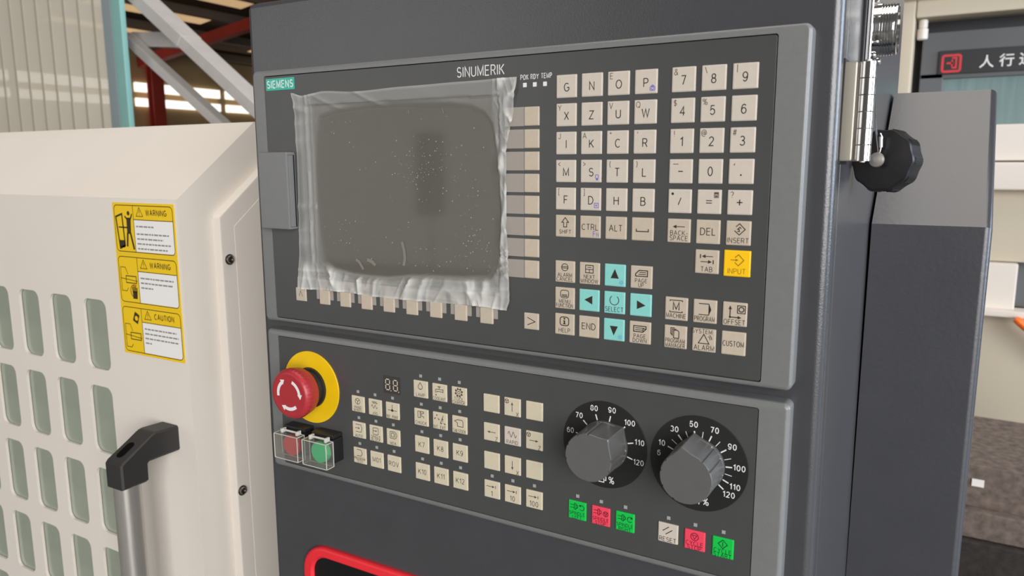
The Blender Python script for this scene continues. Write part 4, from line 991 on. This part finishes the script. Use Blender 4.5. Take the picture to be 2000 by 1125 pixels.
# ---- emergency stop
EX, EZ = 0.0487, -0.2525
es = empty('emergency_stop', (EX, 0, EZ)); es.parent = mp; es.location = WL[es.name] - WL[mp.name]; es['label'] = 'red mushroom emergency stop button on a yellow disc'
obj('yellow_disc', MB().lathe([(0.0300, -0.0004), (0.0300, 0.0006), (0.0298, 0.0008), (0.0003, 0.0008)], (EX, 0, EZ), (0, -1, 0), 72), M_YEL, es, smooth=30)
obj('collar', MB().lathe([(0.0168, 0.0007), (0.0166, 0.0028), (0.0150, 0.0034), (0.0138, 0.0105), (0.012, 0.0105)], (EX, 0, EZ), (0, -1, 0), 48), M_BLACK, es, smooth=40)
def er(a, k): return 1 + (0.012 * math.cos(a * 36) if k in (3, 4) else 0)
obj('red_head', MB().lathe([(0.0130, 0.0098), (0.0180, 0.0100), (0.0190, 0.0115), (0.0203, 0.0190), (0.0203, 0.0212), (0.0196, 0.0232), (0.0182, 0.0246), (0.0170, 0.0250), (0.0160, 0.0247), (0.008, 0.0247), (0.0003, 0.0247)], (EX, 0, EZ), (0, -1, 0), 144, er), M_RED, es, smooth=40)
ar_ = MB(); y = -0.02485
for a0 in (70, -50, 190):
    ar_.arc((EX, EZ), 0.0115, a0, a0 - 62, 0.0027, y, 14)
    a = math.radians(a0 - 62); c = Vector((EX + 0.0115 * math.cos(a), EZ + 0.0115 * math.sin(a))); d = Vector((math.sin(a), -math.cos(a))); n = Vector((math.cos(a), math.sin(a)))
    ar_.poly([c - n * 0.0020 , c + n * 0.0030, c + d * 0.0040 + n * 0.0004][::-1], y)
flat('turn_arrows', ar_, M_PRINTW, es)

# ---- two guarded push buttons
gm = bpy.data.materials.new('clear_guard'); gm.use_nodes = True
nt = gm.node_tree; nt.nodes.clear()
out = nt.nodes.new('ShaderNodeOutputMaterial'); tr = nt.nodes.new('ShaderNodeBsdfTransparent'); gl = nt.nodes.new('ShaderNodeBsdfGlossy'); dd = nt.nodes.new('ShaderNodeBsdfDiffuse')
tr.inputs[0].default_value = (0.93, 0.93, 0.90, 1); gl.inputs['Roughness'].default_value = 0.08; dd.inputs[0].default_value = (0.75, 0.74, 0.68, 1)
fz = facing_fresnel(nt, 0.05, 0.5)
ma = nt.nodes.new('ShaderNodeMixShader'); mb_ = nt.nodes.new('ShaderNodeMixShader'); ma.inputs[0].default_value = 0.06
nt.links.new(tr.outputs[0], ma.inputs[1]); nt.links.new(dd.outputs[0], ma.inputs[2]); nt.links.new(fz.outputs[0], mb_.inputs[0]); nt.links.new(ma.outputs[0], mb_.inputs[1]); nt.links.new(gl.outputs[0], mb_.inputs[2]); nt.links.new(mb_.outputs[0], out.inputs[0])
M_GUARD = gm
M_GEDGE = mat('guard_edge', (205, 202, 194), 0.25, 0, 0.5)
def guarded(x0, x1, z0, z1, lens, lab):
    g = empty('guarded_button', ((x0 + x1) / 2, 0, z0)); g.parent = mp; g.location = WL[g.name] - WL[mp.name]; g['label'] = lab
    cx, cz = (x0 + x1) / 2, (z0 + z1) / 2
    obj('button_base', MB().box(x0 + 0.001, x1 - 0.001, -0.0110, 0.0006, z0 + 0.0012, z1 + 0.0005), M_BLACK, g, bevel=0.001)
    obj('hinge_block', MB().box(x0 + 0.0005, x1 - 0.0015, -0.0105, 0.0006, z1 + 0.0006, z1 + 0.0040), M_BLACK, g, bevel=0.0008)
    obj('hinge_bar', MB().tube([(x0 + 0.003, -0.0150, z1 + 0.0020), (x1 - 0.003, -0.0150, z1 + 0.0020)], 0.0008, 10), M_GEDGE, g, smooth=60)
    for xx in (x0 + 0.0045, x1 - 0.0045): obj('hinge_lug', MB().box(xx - 0.0010, xx + 0.0010, -0.0168, -0.0120, z1 - 0.0004, z1 + 0.0032), M_GEDGE, g, bevel=0.0003)
    obj('lens', MB().lathe([(0.0088, 0.0105), (0.0088, 0.0148), (0.0080, 0.0156), (0.0003, 0.0160)], (cx, 0, cz), (0, -1, 0), 40), lens, g, smooth=40)
    b = MB(); t = 0.0010
    b.box(x0, x1, -0.0205, -0.0205 + t, z0, z1)
    for q in ((x0, x0 + t, z0, z1), (x1 - t, x1, z0, z1), (x0, x1, z0, z0 + t), (x0, x1, z1 - t, z1)): b.box(q[0], q[1], -0.0205 + t, -0.0125, q[2], q[3])
    obj('clear_guard', b, M_GUARD, g, smooth=0, label='clear plastic hinged guard')
    e = MB(); w_ = 0.0005
    for xx in (x0, x1):
        for zz in (z0, z1): e.beam((xx, -0.0206, zz), (xx, -0.0125, zz), w_, w_)
    for yy in (-0.0206, -0.0125):
        for zz in (z0, z1): e.beam((x0, yy, zz), (x1, yy, zz), w_, w_)
        for xx in (x0, x1): e.beam((xx, yy, z0), (xx, yy, z1), w_, w_, (0, 1, 0))
    obj('guard_edges', e, M_GEDGE, g, smooth=0, label='bright polished guard edges')
guarded(0.0250, 0.0506, -0.3098, -0.2893, M_LENSR, 'red push button under a clear hinged guard')
guarded(0.0562, 0.0816, -0.3098, -0.2893, M_LENSG, 'green push button under a clear hinged guard')

# ---- rotary dials
def dial(cx, cz, r, marks, minor, pointer, lab, sym):
    g = empty('rotary_dial', (cx, 0, cz)); g.parent = mp; g.location = WL[g.name] - WL[mp.name]; g['label'] = lab
    obj('dial_plate', MB().lathe([(r, -0.0004), (r, 0.0004), (r - 0.0002, 0.0005), (0.0003, 0.0005)], (cx, 0, cz), (0, -1, 0), 80), M_DIAL, g, smooth=30)
    s = MB(); y = -0.00055
    P = lambda a, rr: (cx + rr * math.sin(math.radians(a)), cz + rr * math.cos(math.radians(a)))
    for t, a, bold in marks:
        s.text(t, 0.0050, P(a, 0.0249), y, 0.92, 0.012 if bold else -0.004)
        if bold or t in ('120', '60'): s.line([P(a, 0.0168), P(a, 0.0207)], 0.0008, y)
    for a in minor: s.line([P(a, 0.0168), P(a, 0.0210)], 0.0004, y)
    s.text('%', 0.0066, (cx + 0.0056, cz - 0.0232), y, 0.9, -0.004)
    if sym == 1:
        s.line([(cx - 0.0030, cz - 0.0215), (cx - 0.0030, cz - 0.0255), (cx + 0.0004, cz - 0.0255), (cx + 0.0004, cz - 0.0215)], 0.0006, y)
        s.line([(cx + 0.0010, cz - 0.0240), (cx + 0.0018, cz - 0.0240), (cx + 0.0018, cz - 0.0215)], 0.0006, y)
    else:
        s.poly([(cx + 0.0004, cz - 0.0225), (cx + 0.0016, cz - 0.0262), (cx + 0.0028, cz - 0.0225)], y)
        s.line([(cx - 0.0040, cz - 0.0215), (cx - 0.0018, cz - 0.0250)], 0.0006, y)
    flat('scale_print', s, M_PRINTW, g)
    n = 180; kn = MB()
    def out(i, rr, pk, gd):
        a = 360 * i / n; d = (a - pointer + 180) % 360 - 180
        v_ = rr + pk * max(0, 1 - abs(d) / 30) ** 2.2
        for gq in (-144, -108, -72, -45, 45, 72, 108, 144):
            if abs(d - gq) < 2.1: v_ -= gd
        return P(a, v_)
    rings = []
    for rr, pk, gd, yy in ((0.0164, 0.0034, 0.0, -0.0005), (0.0164, 0.0034, 0.0, -0.0028), (0.0161, 0.0036, 0.0008, -0.0032), (0.0157, 0.0040, 0.0009, -0.0235), (0.0156, 0.0039, 0.0008, -0.0255), (0.0152, 0.0036, 0.0004, -0.0260)):
        rings.append([(p[0], yy, p[1]) for p in [out(i, rr, pk, gd) for i in range(n)]])
    rings.reverse()
    kn.loft([[(x, yy, z) for x, yy, z in r_] for r_ in [q[::-1] for q in rings]])
    obj('knob', kn, M_KNOB, g, smooth=28, label='grey pointer knob')
dial(0.3067, -0.2535, 0.0292, [('60', -76, 0), ('70', -46, 1), ('80', -17, 1), ('90', 12, 1), ('100', 44, 1), ('110', 76, 1), ('120', 107, 0)], [], 43, 'spindle override dial, knob pointing to 100', 1)
dial(0.3685, -0.2540, 0.0302, [('6', -84, 0), ('10', -68, 1), ('30', -38, 1), ('50', -8, 1), ('70', 22, 1), ('90', 54, 1), ('100', 85, 1), ('110', 114, 1), ('120', 129, 1)], [-53, -23, 7, 38, 70, 100], -9, 'feed override dial, knob pointing to 50', 2)
# ================================================================ machine in the background on the right
M_BEI = mat('far_machine_beige', (200, 188, 166), 0.5, 0, 0.4, 0.03, 3)
M_FWH = mat('far_machine_white', (226, 216, 204), 0.45, 0, 0.4, 0.02, 3)
M_FGR = mat('far_door_grey', (96, 97, 98), 0.45, 0, 0.4, 0.04, 4)
M_FDK = mat('far_recess_dark', (52, 52, 54), 0.5, 0, 0.4)
M_FGL = mat('far_door_glass', (122, 142, 140), 0.2, 0, 0.5, 0.12, 6, stretch=(8, 1, 0.5))
fmch = empty('background_machine', (1.1, 2.8, -1.35), 'beige and white machine standing behind the folded cover with a dark sliding door', 'machine')
obj('corner_post', MB().box(0.300, 0.352, 2.47, 2.60, -1.35, 0.56), M_BEI, fmch, bevel=0.008)
obj('top_beam', MB().box(0.352, 2.2, 2.47, 2.60, 0.392, 0.56), M_BEI, fmch, bevel=0.006)
obj('roof_cap', MB().box(0.29, 2.2, 2.44, 3.3, 0.448, 0.56), M_FWH, fmch, bevel=0.01)
obj('recess', MB().box(0.345, 2.2, 2.585, 2.60, 0.03, 0.40), M_FDK, fmch, smooth=0)
obj('sliding_door', MB().box(0.375, 2.2, 2.535, 2.565, 0.20, 0.352).box(0.375, 0.445, 2.535, 2.565, 0.04, 0.22), M_FGR, fmch, bevel=0.004)
obj('door_glass', MB().box(0.44, 2.2, 2.545, 2.556, 0.04, 0.225), M_FGL, fmch, smooth=0, label='grey green door glass')
for zz, rr, hh in ((0.362, 0.0135, 0.028), (0.326, 0.016, 0.036)):
    obj('door_roller', MB().lathe([(rr * 0.8, 0), (rr, 0.003), (rr, hh - 0.003), (rr * 0.8, hh)], (0.3745, 2.50, zz), (0, 0, 1), 20), M_FWH, fmch, smooth=40)
obj('door_rail', MB().box(0.352, 2.2, 2.46, 2.62, -0.070, 0.045), M_FWH, fmch, bevel=0.006)
obj('apron_beam', MB().box(0.352, 2.2, 2.43, 2.62, -0.162, -0.074), M_FWH, fmch, bevel=0.008)
obj('apron_panel', MB().box(0.352, 2.2, 2.49, 2.62, -0.395, -0.160), M_BEI, fmch, bevel=0.004)
obj('shelf_box', MB().box(0.352, 0.703, 2.46, 2.62, -0.555, -0.397), M_FWH, fmch, bevel=0.006)
obj('shelf_box_lip', MB().box(0.352, 2.2, 2.42, 2.50, -0.567, -0.545), M_FWH, fmch, bevel=0.004)
obj('niche', MB().box(0.703, 2.2, 2.56, 2.62, -0.55, -0.397), M_FGR, fmch, smooth=0)
obj('lower_panel', MB().box(0.352, 2.2, 2.50, 2.62, -1.35, -0.560), M_BEI, fmch, bevel=0.004)
obj('machine_body', MB().box(0.352, 2.2, 2.61, 3.3, -1.35, 0.45), M_BEI, fmch, smooth=0)

M_SIGN = mat('sign_black', (50, 49, 50), 0.4, 0, 0.4)
M_SRED = mat('sign_red', (206, 58, 62), 0.5, 0, 0.4)
sg_ = empty('door_sign', (0.68, 2.53, 0.214), 'black strip sign with red square logo and white Chinese characters', 'sign')
obj('sign_board', MB().box(0.4275, 0.93, 2.526, 2.5345, 0.2145, 0.2895), M_SIGN, sg_, bevel=0.001)
lg = MB(); y = 2.5252; cx, cz, s = 0.4645, 0.2478, 0.0255
lg.line(rrect(cx - s, cx + s, cz - s, cz + s, 0.006, 4), 0.0075, y, True)
lg.line([(cx + 0.001, cz + 0.017), (cx + 0.0135, cz + 0.017), (cx + 0.0135, cz - 0.014), (cx + 0.001, cz - 0.014)], 0.0055, y)
lg.line([(cx - 0.014, cz + 0.001), (cx + 0.006, cz + 0.001)], 0.006, y); lg.line([(cx + 0.002, cz - 0.010), (cx + 0.002, cz + 0.012)], 0.0045, y)
flat('logo', lg, M_SRED, sg_)
flat('characters', MB().text('人', 0.042, (0.5640, 0.2470), y, 1.0, 0.014).text('行', 0.042, (0.6180, 0.2480), y, 1.0, 0.014).text('通', 0.042, (0.6720, 0.2490), y, 1.0, 0.014).text('道', 0.042, (0.7260, 0.2500), y, 1.0, 0.014), M_PRINTW, sg_)

orl = obj('orange_lever', MB().tube([(0.705, 2.40, -0.565), (0.716, 2.40, -0.573), (0.80, 2.40, -0.645), (0.86, 2.42, -0.72)], [0.010, 0.013, 0.0135, 0.013], 14), mat('orange_plastic', (250, 112, 32), 0.4), smooth=50)
tag(orl, 'orange plastic lever in front of the beige machine', 'lever')

# stacked stone blocks on the lower right
M_STONE = mat('brown_stone', (108, 96, 88), 0.85, 0, 0.3, 0.35, 55, 0.6, 90)
M_STONED = mat('dark_stone', (50, 45, 42), 0.8, 0, 0.3, 0.3, 70, 0.5, 90)
blk = empty('stone_block', (0.78, 1.5, -0.915), 'brown rough stone block with a small white label', 'stone block')
obj('block', MB().add([(0.50, 1.50, -0.850), (1.02, 1.50, -0.862), (1.02, 1.50, -0.760), (0.50, 1.505, -0.752), (0.50, 1.9, -0.850), (1.02, 1.9, -0.862), (1.02, 1.9, -0.760), (0.50, 1.9, -0.752)],
    [(0, 3, 2, 1), (4, 5, 6, 7), (0, 1, 5, 4), (1, 2, 6, 5), (2, 3, 7, 6), (3, 0, 4, 7)]), M_STONE, blk, bevel=0.003)
obj('block_foot', MB().box(0.50, 1.03, 1.47, 1.9, -0.915, -0.852), M_STONE, blk, bevel=0.004)
obj('paper_label', MB().box(0.5865, 0.6105, 1.4985, 1.5005, -0.802, -0.785), M_STKW, blk, smooth=0, label='small white paper label')
blk2 = obj('plinth_block', MB().box(0.48, 1.05, 1.45, 1.95, -1.02, -0.916), M_STONED, bevel=0.004)
tag(blk2, 'nearly black stone plinth under the brown stone block', 'stone block')
stn = empty('block_stand', (0.78, 1.7, -1.35), 'dark stand carrying the two stone blocks', 'stand')
obj('stand_top', MB().box(0.47, 1.06, 1.44, 1.96, -1.045, -1.021), M_BEI, stn, bevel=0.003)
for sx_ in (0.50, 1.0):
    for sy_ in (1.48, 1.90): obj('leg', MB().box(sx_ - 0.02, sx_ + 0.02, sy_ - 0.02, sy_ + 0.02, -1.35, -1.046), M_STONED, stn, bevel=0.002)
crd = obj('cardboard_strip', MB().box(0.52, 0.715, 2.05, 2.06, -1.349, -0.915), mat('cardboard_yellow', (172, 152, 92), 0.8), smooth=0)
tag(crd, 'yellowish board leaning behind the stone block', 'board')

# made-up prop out of view, added only to mirror a dark bar in the display
pd = empty('mirror_bar_prop', (-1.42, -2.2, -1.35), 'added unseen black box on a slim pole, there to mirror as a dark bar in the display', 'pedestal')
obj('foot', MB().lathe([(0.14, 0), (0.14, 0.012), (0.02, 0.03), (0.012, 0.04)], (-1.42, -2.2, -1.35), (0, 0, 1), 32), M_STEEL, pd)
obj('pole', MB().lathe([(0.006, 0), (0.006, 1.03)], (-1.42, -2.2, -1.32), (0, 0, 1), 16), M_STEEL, pd)
obj('box', MB().box(-1.465, -1.375, -2.245, -2.155, -0.29, 0.06), M_BLKGL, pd, bevel=0.006)
